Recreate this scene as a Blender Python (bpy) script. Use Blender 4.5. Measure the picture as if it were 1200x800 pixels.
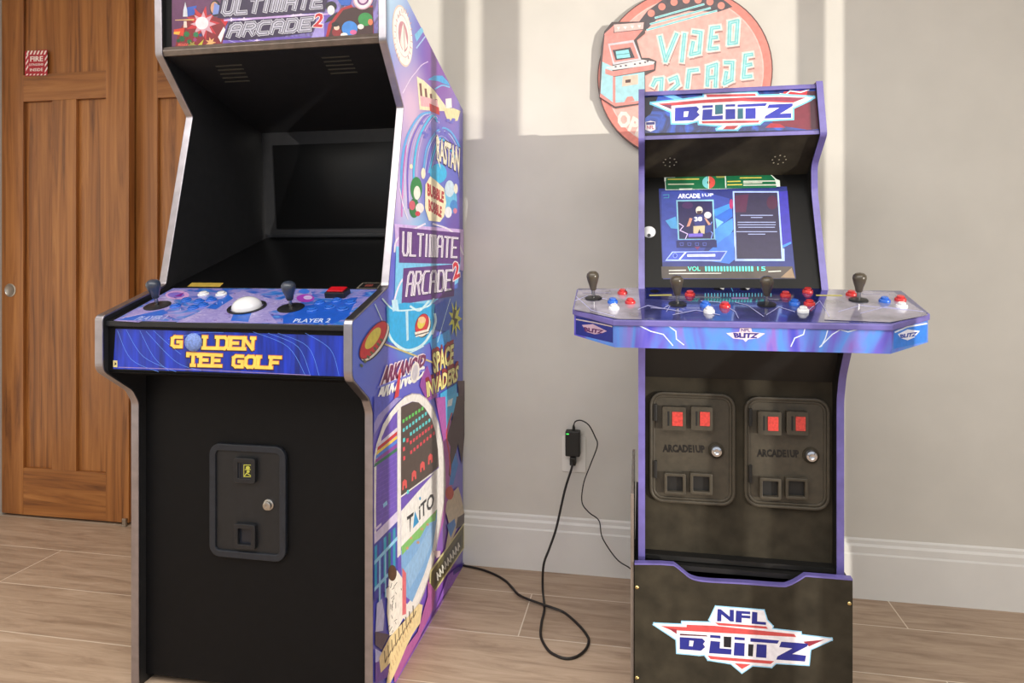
import bpy, bmesh, math, random
from mathutils import Vector, Matrix
random.seed(7)
S = bpy.context.scene
COL = S.collection
for o in list(bpy.data.objects): bpy.data.objects.remove(o)

# ---------------------------------------------------------------- camera, world, sun, exposure
TH = math.atan(150.5/795.0); FPX = 795.0; CX, CY = 600.0, 305.0
CAM = Vector((0.0, -2.516, 1.157))
cd = bpy.data.cameras.new('camera'); cam = bpy.data.objects.new('camera', cd); COL.objects.link(cam)
cam.location = CAM; cam.rotation_euler = (math.pi/2, 0, TH)
cd.sensor_width = 36.0; cd.lens = FPX/1200*36; cd.shift_y = -95/1200.0; cd.clip_start = .02
S.camera = cam
S.view_settings.view_transform = 'Standard'; S.view_settings.look = 'None'
S.view_settings.exposure = 0.0; S.view_settings.gamma = 1.0; S.view_settings.use_curve_mapping = False
w = bpy.data.worlds.new('sky'); S.world = w; w.use_nodes = True
bg = w.node_tree.nodes['Background']; bg.inputs[0].default_value = (.78, .88, 1, 1); bg.inputs[1].default_value = .6
sd = bpy.data.lights.new('low_sun', 'SUN'); so = bpy.data.objects.new('low_sun', sd); COL.objects.link(so)
sd.energy = 3.1; sd.angle = math.radians(.28); sd.color = (1, .94, .84)
SUN_K = 1.31
so.rotation_euler = Vector((-SUN_K, 1, -.055)).to_track_quat('-Z', 'Y').to_euler()
ad = bpy.data.lights.new('front_fill', 'AREA'); ao = bpy.data.objects.new('front_fill', ad); COL.objects.link(ao)  # added fill lamp behind the camera, outside the added front window
ad.shape = 'RECTANGLE'; ad.size = 5.2; ad.size_y = 2.2; ad.energy = 10; ad.color = (1, .97, .93)
cl_ = bpy.data.lights.new('ceiling_fill', 'AREA'); co = bpy.data.objects.new('ceiling_fill', cl_); COL.objects.link(co)  # added overhead fill for the ambient level, no fitting modelled
cl_.shape = 'RECTANGLE'; cl_.size = 4.6; cl_.size_y = 2.6; cl_.energy = 136; cl_.color = (1, .98, .93)
co.location = (-.5, -2.9, 2.74)
ao.location = (-.4, -5.12, 1.35); ao.rotation_euler = (math.pi/2, 0, 0)

# ---------------------------------------------------------------- helpers
FW = Vector((-math.sin(TH), math.cos(TH), 0)); RT = Vector((math.cos(TH), math.sin(TH), 0)); UP = Vector((0, 0, 1))
def ray(x, y): return FW + RT*((x-CX)/FPX) + UP*((CY-y)/FPX)
def hit(x, y, p0, n):
    r = ray(x, y); return CAM + r*((p0-CAM).dot(n)/r.dot(n))
def onX(x, y, X): return hit(x, y, Vector((X, 0, 0)), Vector((1, 0, 0)))
def onY(x, y, Y): return hit(x, y, Vector((0, Y, 0)), Vector((0, 1, 0)))
def onZ(x, y, Z): return hit(x, y, Vector((0, 0, Z)), Vector((0, 0, 1)))
def lin(c):
    c = c/255.0
    return c/12.92 if c <= .04045 else ((c+.055)/1.055)**2.4
def rgb(c): return (lin(c[0]), lin(c[1]), lin(c[2]), 1)

def base_mat(name):
    m = bpy.data.materials.new(name); m.use_nodes = True
    nt = m.node_tree
    return m, nt, nt.nodes['Principled BSDF']
def N(nt, t, **k):
    n = nt.nodes.new(t)
    for a, b in k.items(): setattr(n, a, b)
    return n
def ramp(nt, stops):
    r = N(nt, 'ShaderNodeValToRGB'); e = r.color_ramp.elements
    while len(e) < len(stops): e.new(.5)
    for i, (p, c) in enumerate(stops): e[i].position = p; e[i].color = c
    return r
def scl(c, k): return (min(255, c[0]*k), min(255, c[1]*k), min(255, c[2]*k))
def mat(name, c, rough=.5, metal=0, var=.06, scale=30, bump=0, coat=0, emit=0, spec=.5, stretch=(1, 1, 1), alpha=1):
    m, nt, p = base_mat(name)
    tc = N(nt, 'ShaderNodeTexCoord'); mp = N(nt, 'ShaderNodeMapping'); mp.inputs[3].default_value = stretch
    no = N(nt, 'ShaderNodeTexNoise'); no.inputs['Scale'].default_value = scale; no.inputs['Detail'].default_value = 4
    r = ramp(nt, [(.3, rgb(scl(c, 1-var))), (.7, rgb(scl(c, 1+var)))])
    L = nt.links.new
    L(tc.outputs['Object'], mp.inputs[0]); L(mp.outputs[0], no.inputs['Vector']); L(no.outputs['Fac'], r.inputs[0])
    L(r.outputs[0], p.inputs['Base Color'])
    p.inputs['Roughness'].default_value = rough; p.inputs['Metallic'].default_value = metal
    p.inputs['Coat Weight'].default_value = coat; p.inputs['Coat Roughness'].default_value = .06
    p.inputs['Specular IOR Level'].default_value = spec
    if emit:
        L(r.outputs[0], p.inputs['Emission Color']); p.inputs['Emission Strength'].default_value = emit
    if alpha < 1: p.inputs['Alpha'].default_value = alpha
    if bump:
        b = N(nt, 'ShaderNodeBump'); b.inputs['Strength'].default_value = bump; b.inputs['Distance'].default_value = .002
        L(no.outputs['Fac'], b.inputs['Height']); L(b.outputs[0], p.inputs['Normal'])
    return m
def multi(name, cols, scale, stretch, rough, coat):
    m, nt, p = base_mat(name); L = nt.links.new
    tc = N(nt, 'ShaderNodeTexCoord'); mp = N(nt, 'ShaderNodeMapping'); mp.inputs[3].default_value = stretch
    no = N(nt, 'ShaderNodeTexNoise'); no.inputs['Scale'].default_value = scale; no.inputs['Detail'].default_value = 3; no.inputs['Distortion'].default_value = 1.5
    r = ramp(nt, [(.28+.44*i/(len(cols)-1), rgb(c)) for i, c in enumerate(cols)])
    L(tc.outputs['Object'], mp.inputs[0]); L(mp.outputs[0], no.inputs['Vector']); L(no.outputs['Fac'], r.inputs[0]); L(r.outputs[0], p.inputs['Base Color'])
    p.inputs['Roughness'].default_value = rough; p.inputs['Coat Weight'].default_value = coat; p.inputs['Coat Roughness'].default_value = .08
    return m
_ink = {}
def ink(c, rough=.35, emit=0, coat=0):
    k = (tuple(c), rough, emit, coat)
    if k not in _ink: _ink[k] = mat('printed_ink', c, rough, 0, .05, 60, coat=coat, emit=emit)
    return _ink[k]

class MB:
    def __init__(s): s.v = []; s.f = []; s.m = []; s.x = None
    def _a(s, pts):
        b = len(s.v)
        for p in pts:
            p = Vector(p); s.v.append(s.x @ p if s.x else p)
        return b
    def face(s, pts, mi=0):
        b = s._a(pts); s.f.append(list(range(b, b+len(pts)))); s.m.append(mi); return s
    def mesh(s, pts, faces, mi=0):
        b = s._a(pts)
        for f in faces: s.f.append([b+i for i in f]); s.m.append(mi)
        return s
    def box(s, a, c, mi=0):
        x0, y0, z0 = a; x1, y1, z1 = c
        P = [(x0,y0,z0),(x1,y0,z0),(x1,y1,z0),(x0,y1,z0),(x0,y0,z1),(x1,y0,z1),(x1,y1,z1),(x0,y1,z1)]
        return s.mesh(P, [(0,3,2,1),(4,5,6,7),(0,1,5,4),(1,2,6,5),(2,3,7,6),(3,0,4,7)], mi)
    def prism(s, pts, vec, mi=0, mi_side=None):
        n = len(pts); vec = Vector(vec); P = [Vector(p) for p in pts]
        b = s._a(P + [p+vec for p in P])
        s.f.append([b+i for i in range(n)][::-1]); s.m.append(mi)
        s.f.append([b+n+i for i in range(n)]); s.m.append(mi)
        for i in range(n):
            j = (i+1) % n; s.f.append([b+i, b+j, b+n+j, b+n+i]); s.m.append(mi if mi_side is None else mi_side)
        return s
    def tube(s, path, r, seg=8, mi=0):
        path = [Vector(p) for p in path]; rings = []
        up = None
        for i, p in enumerate(path):
            t = (path[min(i+1, len(path)-1)] - path[max(i-1, 0)]).normalized()
            if up is None: up = t.orthogonal().normalized()
            up = (up - t*up.dot(t)).normalized(); sd_ = t.cross(up)
            rr = r[i] if isinstance(r, (list, tuple)) else r
            rings.append([p + (up*math.cos(2*math.pi*k/seg) + sd_*math.sin(2*math.pi*k/seg))*rr for k in range(seg)])
        b = s._a([q for R in rings for q in R])
        for i in range(len(path)-1):
            for k in range(seg):
                k2 = (k+1) % seg
                s.f.append([b+i*seg+k, b+i*seg+k2, b+(i+1)*seg+k2, b+(i+1)*seg+k]); s.m.append(mi)
        s.f.append([b+k for k in range(seg)][::-1]); s.m.append(mi)
        e = b+(len(path)-1)*seg; s.f.append([e+k for k in range(seg)]); s.m.append(mi)
        return s
    def lathe(s, prof, o=(0,0,0), ax=(0,0,1), seg=24, mi=0):
        ax = Vector(ax).normalized(); u = ax.orthogonal().normalized(); v = ax.cross(u); o = Vector(o)
        b = s._a([o + ax*h + (u*math.cos(2*math.pi*k/seg)+v*math.sin(2*math.pi*k/seg))*max(r, 1e-5) for r, h in prof for k in range(seg)])
        for i in range(len(prof)-1):
            for k in range(seg):
                k2 = (k+1) % seg
                s.f.append([b+i*seg+k, b+i*seg+k2, b+(i+1)*seg+k2, b+(i+1)*seg+k]); s.m.append(mi)
        s.f.append([b+k for k in range(seg)][::-1]); s.m.append(mi)
        e = b+(len(prof)-1)*seg; s.f.append([e+k for k in range(seg)]); s.m.append(mi)
        return s
    def build(s, name, mats, parent=None, smooth=False, bevel=0, loc=None):
        if not isinstance(mats, (list, tuple)): mats = [mats]
        off = Vector((0,0,0))
        if parent is not None:
            q = parent
            while q.parent: q = q.parent
            off = q.location.copy()
        elif loc is not None: off = Vector(loc)
        me = bpy.data.meshes.new(name); me.from_pydata([tuple(v-off) for v in s.v], [], s.f)
        for m in mats: me.materials.append(m)
        for i, p in enumerate(me.polygons): p.material_index = s.m[i]
        bm = bmesh.new(); bm.from_mesh(me)
        if any(len(f.verts) > 4 for f in bm.faces):
            bmesh.ops.triangulate(bm, faces=[f for f in bm.faces if len(f.verts) > 4])
        if not getattr(s, 'flat', False):
            bmesh.ops.remove_doubles(bm, verts=bm.verts, dist=1e-6); bmesh.ops.recalc_face_normals(bm, faces=bm.faces)
        bm.to_mesh(me); bm.free()
        if smooth:
            for p in me.polygons: p.use_smooth = True
            me.set_sharp_from_angle(angle=math.radians(38))
        o = bpy.data.objects.new(name, me); COL.objects.link(o)
        if parent is not None: o.parent = parent
        elif loc is not None: o.location = off
        if bevel:
            b = o.modifiers.new('bevel', 'BEVEL'); b.width = bevel; b.segments = 2; b.limit_method = 'ANGLE'; b.angle_limit = math.radians(40)
        return o

def thing(name, label, cat, loc, group=None):
    o = bpy.data.objects.new(name, None); COL.objects.link(o); o.location = loc; o.empty_display_size = .05
    o['label'] = label; o['category'] = cat
    if group: o['group'] = group
    return o
def tag(o, label, cat, group=None):
    o['label'] = label; o['category'] = cat
    if group: o['group'] = group
    return o
def struct(o): o['kind'] = 'structure'; return o
def fillet(pts, rad, seg=5):
    """2-D polyline (open) with rounded inner corners; rad maps index -> radius"""
    out = []
    for i, p in enumerate(pts):
        p = Vector(p)
        if i in rad and 0 < i < len(pts)-1:
            a = (Vector(pts[i-1])-p).normalized(); b = (Vector(pts[i+1])-p).normalized()
            ang = a.angle(b); d = min(rad[i]/math.tan(ang/2), (Vector(pts[i-1])-p).length*.48, (Vector(pts[i+1])-p).length*.48)
            p0, p1 = p+a*d, p+b*d
            for k in range(seg+1):
                t = k/seg; out.append(p0*(1-t)**2 + p*2*t*(1-t) + p1*t*t)
        else: out.append(p)
    return [(q[0], q[1]) for q in out]
def rrect(w_, h_, r, seg=5, cx=0, cy=0):
    out = []
    for sx, sy, a0 in ((1,1,0),(-1,1,90),(-1,-1,180),(1,-1,270)):
        for k in range(seg+1):
            a = math.radians(a0+90*k/seg); out.append((cx+sx*(w_/2-r)+r*math.cos(a), cy+sy*(h_/2-r)+r*math.sin(a)))
    return out
def spline(pts, n=8):
    P = [Vector(p) for p in pts]; out = []
    for i in range(len(P)-1):
        p0, p1, p2, p3 = P[max(i-1,0)], P[i], P[i+1], P[min(i+2, len(P)-1)]
        for k in range(n):
            t = k/n
            out.append(.5*((2*p1)+(p2-p0)*t+(2*p0-5*p1+4*p2-p3)*t*t+(3*p1-p0-3*p2+p3)*t**3))
    out.append(P[-1]); return out
def edge_strip(path, x0, x1, th, side):
    """T-moulding: rectangular strip swept along a (y,z) path on the edge of a side panel"""
    P = [Vector(p) for p in path]; O = []
    for i, p in enumerate(P):
        a = (p-P[i-1]).normalized() if i else (P[1]-p).normalized()
        b = (P[i+1]-p).normalized() if i < len(P)-1 else a
        na, nb = Vector((-a[1], a[0])), Vector((-b[1], b[0])); nn = (na+nb).normalized()
        O.append(p + nn*(side*th/max(.5, nn.dot(na))))
    m = MB(); n = len(P)
    V = [(x, q[0], q[1]) for x in (x0, x1) for q in P] + [(x, q[0], q[1]) for x in (x0, x1) for q in O]
    F = []
    for i in range(n-1):
        F += [(2*n+i, 2*n+i+1, 3*n+i+1, 3*n+i), (i, i+1, n+i+1, n+i), (i, i+1, 2*n+i+1, 2*n+i), (n+i, n+i+1, 3*n+i+1, 3*n+i)]
    F += [(0, n, 3*n, 2*n), (n-1, 2*n-1, 4*n-1, 3*n-1)]
    m.mesh(V, F); return m

_txt = {}
def text_geo(s, off):
    k = (s, off)
    if k in _txt: return _txt[k]
    def raw(of):
        c = bpy.data.curves.new('t', 'FONT'); c.body = s; c.size = 1; c.offset = of; c.fill_mode = 'FRONT'; c.resolution_u = 2
        o = bpy.data.objects.new('t', c); COL.objects.link(o)
        dg = bpy.context.evaluated_depsgraph_get(); dg.update()
        me = o.evaluated_get(dg).to_mesh()
        v = [(q.co.x, q.co.y) for q in me.vertices]; f = [list(p.vertices) for p in me.polygons]
        o.evaluated_get(dg).to_mesh_clear(); bpy.data.objects.remove(o); bpy.data.curves.remove(c)
        return v, f
    v0, _ = raw(0); xs = [p[0] for p in v0]; ys = [p[1] for p in v0]
    x0, x1, y0, y1 = min(xs), max(xs), min(ys), max(ys)
    v, f = raw(off)
    _txt[k] = ([((x-x0)/(x1-x0), (y-y0)/(y1-y0)) for x, y in v], f); return _txt[k]

class Art:
    """printing on a flat surface; every shape is laid out as an outline and projected on the real plane"""
    def __init__(s, p0, n, eps=None, tf=None):
        eps = .00002
        s.n = Vector(n).normalized(); s.p0 = Vector(p0) + s.n*.0002; s.eps = eps; s.k = 1; s.mb = MB(); s.mb.flat = True; s.mats = []; s.tf = tf
    def T(s, ox=0, oy=0, k=1): s.tf = (ox, oy, k); return s
    def px(s, p):
        if s.tf: return (s.tf[0]+p[0]/s.tf[2], s.tf[1]+p[1]/s.tf[2])
        return p
    def P(s, p):
        q = s.px(p); h = hit(q[0], q[1], s.p0, s.n); return h + s.n*(s.k*s.eps)
    def mi(s, m):
        if not isinstance(m, bpy.types.Material): m = ink(m)
        if m not in s.mats: s.mats.append(m)
        return s.mats.index(m)
    def poly(s, pts, m, lift=True):
        s.mb.face([s.P(p) for p in pts], s.mi(m))
        s.k += 1 if lift else .04
        return s
    def polys(s, L, m):
        for p in L: s.poly(p, m, False)
        s.k += 1; return s
    def ell(s, cx, cy, rx, ry, m, rot=0, n=28, a0=0, a1=360, lift=True):
        c, q = math.cos(math.radians(rot)), math.sin(math.radians(rot)); P = []
        for i in range(n):
            a = math.radians(a0+(a1-a0)*i/n); x, y = rx*math.cos(a), ry*math.sin(a); P.append((cx+x*c-y*q, cy+x*q+y*c))
        return s.poly(P, m, lift)
    def disc(s, cx, cy, r, m, n=36):
        """true circle of world radius r"""
        c = s.P((cx, cy)); u = s.n.orthogonal().normalized(); v = s.n.cross(u)
        s.mb.face([c + u*r*math.cos(2*math.pi*i/n) + v*r*math.sin(2*math.pi*i/n) for i in range(n)], s.mi(m)); s.k += 1; return s
    def line(s, pts, wd, m, lift=True, smooth=False):
        if smooth: pts = [tuple(p)[:2] for p in spline([(a, b, 0) for a, b in pts], 6)]
        for i in range(len(pts)-1):
            a, b = Vector(pts[i]), Vector(pts[i+1]); d = (b-a)
            if d.length < 1e-6: continue
            nn = Vector((-d.y, d.x)).normalized()*wd/2; e = d.normalized()*wd*.42
            s.mb.face([s.P(q) for q in (a-e+nn, b+e+nn, b+e-nn, a-e-nn)], s.mi(m)); s.k += .03
        if lift: s.k += 1
        return s
    def text(s, t, quad, m, off=0.0, shift=(0, 0)):
        v, f = text_geo(t, off); tl, tr, br, bl = quad; V = []
        for x, y in v:
            X = (bl[0]*(1-x)+br[0]*x)*(1-y)+(tl[0]*(1-x)+tr[0]*x)*y + shift[0]
            Y = (bl[1]*(1-x)+br[1]*x)*(1-y)+(tl[1]*(1-x)+tr[1]*x)*y + shift[1]
            V.append(s.P((X, Y)))
        s.mb.mesh(V, f, s.mi(m)); s.k += 1; return s
    def build(s, name, parent):
        if s.k > 60: print('LAYERS', name, s.k)
        o = s.mb.build(name, s.mats, parent); return o
BLK = {'U': [[(0,6),(0,1),(1,0),(3,0),(4,1),(4,6)]], 'L': [[(0,6),(0,0),(4,0)]], 'T': [[(0,6),(4,6)], [(2,6),(2,0)]], 't': [[(-.5,4.9),(-.5,6),(4.5,6),(4.5,4.9)], [(2,6),(2,0)]], 'I': [[(2,6),(2,0)]],
       'M': [[(0,0),(0,6),(4,6),(4,0)], [(2,6),(2,0)]], 'A': [[(0,0),(0,5),(1,6),(3,6),(4,5),(4,0)], [(0,3),(4,3)]], 'E': [[(4,6),(0,6),(0,0),(4,0)], [(0,3),(3,3)]],
       'R': [[(0,0),(0,6),(3,6),(4,5),(4,4),(3,3),(0,3)], [(2,3),(4,0)]], 'C': [[(4,6),(1,6),(0,5),(0,1),(1,0),(4,0)]], 'D': [[(0,0),(0,6),(3,6),(4,5),(4,1),(3,0),(0,0)]],
       'G': [[(4,6),(1,6),(0,5),(0,1),(1,0),(4,0),(4,3),(2.4,3)]], 'O': [[(1,0),(0,1),(0,5),(1,6),(3,6),(4,5),(4,1),(3,0),(1,0)]], 'N': [[(0,0),(0,6),(4,0),(4,6)]], 'F': [[(4,6),(0,6),(0,0)], [(0,3),(3,3)]]}
SERIF = {'L': [(0,6),(0,0)], 'N': [(0,0),(0,6),(4,6)], 'D': [(0,6),(0,0)], 'E': [(0,6),(0,0)], 't': [(2,0)], 'F': [(0,6),(0,0)]}
def block_text(A, t, quad, layers, serif=0):
    ws = [(.5 if c == 'I' else 1) for c in t]; GAP = .38 if serif else .46; tot = sum(ws)+GAP*(len(t)-1); tl, tr, br, bl = quad
    def at(x, y): return ((bl[0]*(1-x)+br[0]*x)*(1-y)+(tl[0]*(1-x)+tr[0]*x)*y, (bl[1]*(1-x)+br[1]*x)*(1-y)+(tl[1]*(1-x)+tr[1]*x)*y)
    strokes = []; cx = 0
    for c, w_ in zip(t, ws):
        f = lambda p: at((cx+(w_*p[0]/4 if c != 'I' else .25))/tot, p[1]/6)
        for st in BLK[c]: strokes.append([f(p) for p in st])
        if serif:
            for (sx, sy) in SERIF.get(c, []): strokes.append([f((sx-serif, sy)), f((sx+serif, sy))])
        cx += w_+GAP
    for wd, col, sh in layers:
        for st in strokes: A.line([(x+sh[0], y+sh[1]) for x, y in st], wd, col, False)
        A.k += 1
def star(cx, cy, r1, r2, n, rx=1, ry=1, rot=0):
    return [(cx+rx*(r1 if i % 2 == 0 else r2)*math.cos(math.pi*i/n+rot), cy+ry*(r1 if i % 2 == 0 else r2)*math.sin(math.pi*i/n+rot)) for i in range(2*n)]

# ---------------------------------------------------------------- setting materials
wall_m = mat('wall_paint', (217, 213, 205), .75, 0, .015, 6, bump=.04)
base_m = mat('trim_paint', (232, 230, 226), .45, 0, .01, 8)
ceil_m = mat('ceiling_paint', (238, 236, 232), .8, 0, .01, 6)
dark_m = mat('closet_dark', (40, 32, 26), .9)

def floor_material():
    m, nt, p = base_mat('oak_planks'); L = nt.links.new
    tc = N(nt, 'ShaderNodeTexCoord'); mp = N(nt, 'ShaderNodeMapping'); mp.inputs[1].default_value = (.37, .19, 0)
    br = N(nt, 'ShaderNodeTexBrick'); br.offset = .37
    br.inputs['Scale'].default_value = 1; br.inputs['Brick Width'].default_value = 1.9; br.inputs['Row Height'].default_value = .27
    br.inputs['Mortar Size'].default_value = .0022; br.inputs['Mortar Smooth'].default_value = .3
    br.inputs['Color1'].default_value = (0, 0, 0, 1); br.inputs['Color2'].default_value = (1, 1, 1, 1); br.inputs['Mortar'].default_value = (.5, .5, .5, 1)
    L(tc.outputs['Object'], mp.inputs[0]); L(mp.outputs[0], br.inputs['Vector'])
    m2 = N(nt, 'ShaderNodeMapping'); m2.inputs[3].default_value = (1.6, 14, 1); L(tc.outputs['Object'], m2.inputs[0])
    sh = N(nt, 'ShaderNodeVectorMath', operation='MULTIPLY_ADD'); sh.inputs[1].default_value = (7, 3, 0)
    L(br.outputs['Color'], sh.inputs[0]); L(m2.outputs[0], sh.inputs[2])
    no = N(nt, 'ShaderNodeTexNoise'); no.inputs['Scale'].default_value = 2.2; no.inputs['Detail'].default_value = 9; no.inputs['Roughness'].default_value = .66; no.inputs['Distortion'].default_value = .8
    L(sh.outputs[0], no.inputs['Vector'])
    r = ramp(nt, [(.25, rgb((146, 122, 102))), (.48, rgb((186, 161, 138))), (.62, rgb((200, 176, 153))), (.8, rgb((216, 196, 176)))])
    L(no.outputs['Fac'], r.inputs[0])
    tone = N(nt, 'ShaderNodeMix', data_type='RGBA', blend_type='MULTIPLY'); tone.inputs[0].default_value = 1
    r2 = ramp(nt, [(0, (.80, .78, .77, 1)), (1, (1, 1, 1, 1))]); L(br.outputs['Color'], r2.inputs[0])
    L(r.outputs[0], tone.inputs[6]); L(r2.outputs[0], tone.inputs[7])
    mx = N(nt, 'ShaderNodeMix', data_type='RGBA'); L(br.outputs['Fac'], mx.inputs[0]); L(tone.outputs[2], mx.inputs[6]); mx.inputs[7].default_value = rgb((226, 212, 194))
    L(mx.outputs[2], p.inputs['Base Color']); p.inputs['Roughness'].default_value = .5
    b = N(nt, 'ShaderNodeBump'); b.inputs['Strength'].default_value = .12; b.inputs['Distance'].default_value = .002
    L(no.outputs['Fac'], b.inputs['Height']); L(b.outputs[0], p.inputs['Normal'])
    return m
def wood_material(name, vertical):
    m, nt, p = base_mat(name); L = nt.links.new
    tc = N(nt, 'ShaderNodeTexCoord'); mp = N(nt, 'ShaderNodeMapping')
    mp.inputs[3].default_value = (26, 26, 1.1) if vertical else (1.4, 26, 26)
    no = N(nt, 'ShaderNodeTexNoise'); no.inputs['Scale'].default_value = 1; no.inputs['Detail'].default_value = 7; no.inputs['Roughness'].default_value = .62; no.inputs['Distortion'].default_value = 1.2
    L(tc.outputs['Object'], mp.inputs[0]); L(mp.outputs[0], no.inputs['Vector'])
    wv = N(nt, 'ShaderNodeTexNoise'); wv.inputs['Scale'].default_value = 2.2; m3 = N(nt, 'ShaderNodeMapping'); m3.inputs[3].default_value = (3, 3, .6) if vertical else (.6, 3, 3)
    L(tc.outputs['Object'], m3.inputs[0]); L(m3.outputs[0], wv.inputs['Vector'])
    r = ramp(nt, [(.28, rgb((98, 56, 26))), (.46, rgb((156, 98, 48))), (.6, rgb((176, 116, 60))), (.8, rgb((196, 138, 78)))]); L(no.outputs['Fac'], r.inputs[0])
    r2 = ramp(nt, [(.3, (.78, .74, .70, 1)), (.7, (1, 1, 1, 1))]); L(wv.outputs['Fac'], r2.inputs[0])
    t = N(nt, 'ShaderNodeMix', data_type='RGBA', blend_type='MULTIPLY'); t.inputs[0].default_value = 1
    L(r.outputs[0], t.inputs[6]); L(r2.outputs[0], t.inputs[7]); L(t.outputs[2], p.inputs['Base Color'])
    p.inputs['Roughness'].default_value = .38; p.inputs['Coat Weight'].default_value = .25; p.inputs['Coat Roughness'].default_value = .25
    b = N(nt, 'ShaderNodeBump'); b.inputs['Strength'].default_value = .15; b.inputs['Distance'].default_value = .001
    L(no.outputs['Fac'], b.inputs['Height']); L(b.outputs[0], p.inputs['Normal'])
    return m
floor_m = floor_material()
wood_v = wood_material('stained_oak_upright', True); wood_h = wood_material('stained_oak_rail', False)

# ---------------------------------------------------------------- room
XL_, XR_, YF_, HC = -3.6, 2.6, -5.0, 2.75
struct(MB().box((XL_-.1, YF_-.1, -.06), (XR_+.1, .7, 0)).build('floor', floor_m))
struct(MB().box((XL_-.1, YF_-.1, HC), (XR_+.1, .7, HC+.08)).build('ceiling', ceil_m))
OX0, OX1, OZ = -2.855, -1.40, 2.45           # closet opening
bw = MB(); bw.box((OX1, 0, 0), (XR_, .14, HC)); bw.box((XL_, 0, 0), (OX0, .14, HC)); bw.box((OX0, 0, OZ), (OX1, .14, HC))
struct(bw.build('wall_back', wall_m))
cl = MB(); cl.box((OX0-.2, .6, 0), (OX1+.2, .64, HC)); cl.box((OX0-.24, .14, 0), (OX0-.2, .64, HC)); cl.box((OX1+.2, .14, 0), (OX1+.24, .64, HC))
struct(cl.build('wall_closet', dark_m))
struct(MB().box((XL_-.1, YF_, 0), (XL_, .14, HC)).build('wall_left', wall_m))
# unseen front wall; wide window and frame added behind the camera for fill light
fw = MB(); fw.box((XL_, YF_-.1, 0), (XR_, YF_, .2)); fw.box((XL_, YF_-.1, 2.5), (XR_, YF_, HC)); fw.box((XL_, YF_-.1, .2), (-3.1, YF_, 2.5)); fw.box((2.3, YF_-.1, .2), (XR_, YF_, 2.5))
struct(fw.build('wall_front', mat('dark_for_reflections', (62, 58, 56), .7, 0, .03, 6)))  # unseen wall darkened to weaken reflections in the black cabinet front
wf = MB()
for x in (-3.1, -1.32, .46, 2.24): wf.box((x, YF_-.07, .2), (x+.06, YF_-.02, 2.5))
wf.box((-3.1, YF_-.07, .2), (2.3, YF_-.02, .26)); wf.box((-3.1, YF_-.07, 2.44), (2.3, YF_-.02, 2.5))
struct(wf.build('fill_window', base_m))
# right wall: tall glazed bay whose frame bars stripe the sunlight
def wy(xw): return -(XR_-xw)/SUN_K
ya, yb = wy(.69), wy(-1.80)
rw = MB(); rw.box((XR_, ya, 0), (XR_+.1, .14, HC)); rw.box((XR_, YF_-.1, 0), (XR_+.1, yb, HC)); rw.box((XR_, yb, 0), (XR_+.1, ya, .12)); rw.box((XR_, yb, 2.62), (XR_+.1, ya, HC))
struct(rw.build('wall_right', wall_m))
wb = MB()
for a, b in ((.527, .600), (-.605, -.475), (-.765, -.68), (-1.22, -1.16)):
    wb.box((XR_+.01, wy(a), .12), (XR_+.03, wy(b), 2.62))
struct(wb.build('window_2', base_m))
# baseboard
bb = MB()
prof = [(0, 0), (-.0145, 0), (-.0145, .150), (-.0115, .156), (-.0115, .178), (-.006, .186), (-.006, .198), (0, .204)]
bb.prism([(OX1, y, z) for y, z in prof], (XR_-OX1, 0, 0))
struct(bb.build('baseboard_back', base_m))
# closet sliding doors
def closet_door(name, x0, x1, y0, cols, th=.035):
    m = MB(); st = .115; yb_ = y0+th
    z0, z1 = .012, OZ+.02
    m.box((x0, y0, z0), (x0+st, yb_, z1), 0); m.box((x1-st, y0, z0), (x1, yb_, z1), 0)
    m.box((x0+st, y0, z0), (x1-st, yb_, .222), 1)
    m.box((x0+st, y0, 1.872), (x1-st, yb_, 1.992), 1)
    m.box((x0+st, y0+.012, 1.992), (x1-st, yb_-.012, z1), 0)
    mid = (x0+x1)/2
    m.box((mid-.062, y0, .222), (mid+.062, yb_, 1.872), 0)
    for a, b in ((x0+st, mid-.062), (mid+.062, x1-st)): m.box((a, y0+.016, .222), (b, yb_-.012, 1.872), 0)
    return struct(m.build(name, [wood_v, wood_h], bevel=.0015))
d1 = closet_door('door_1', -2.850, -2.192, .08, 2)
d2 = closet_door('door_2', -2.205, -1.36, .128, 2)
steel = mat('brushed_nickel', (190, 186, 180), .3, 1, .05, 60)
MB().lathe([(.030, -.001), (.030, .003), (.026, .004), (.022, .0012), (.0, .0008)], (-2.803, .08, 1.022), (0, -1, 0), 28).build('door_handle', steel, d1, True)
g = onY(146.5, 612, .075)
br_ = MB(); br_.box((g.x-.008, .066, 0), (g.x+.010, .078, .034)); br_.box((g.x-.008, .066, 0), (g.x+.010, .12, .006))
tag(br_.build('door_guide', steel, bevel=.001), 'small grey floor guide bracket at the foot of the wooden sliding door', 'bracket')
struct(MB().box((OX0-.09, -.012, 0), (OX0, 0, OZ+.09)).build('trim_1', base_m))

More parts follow.
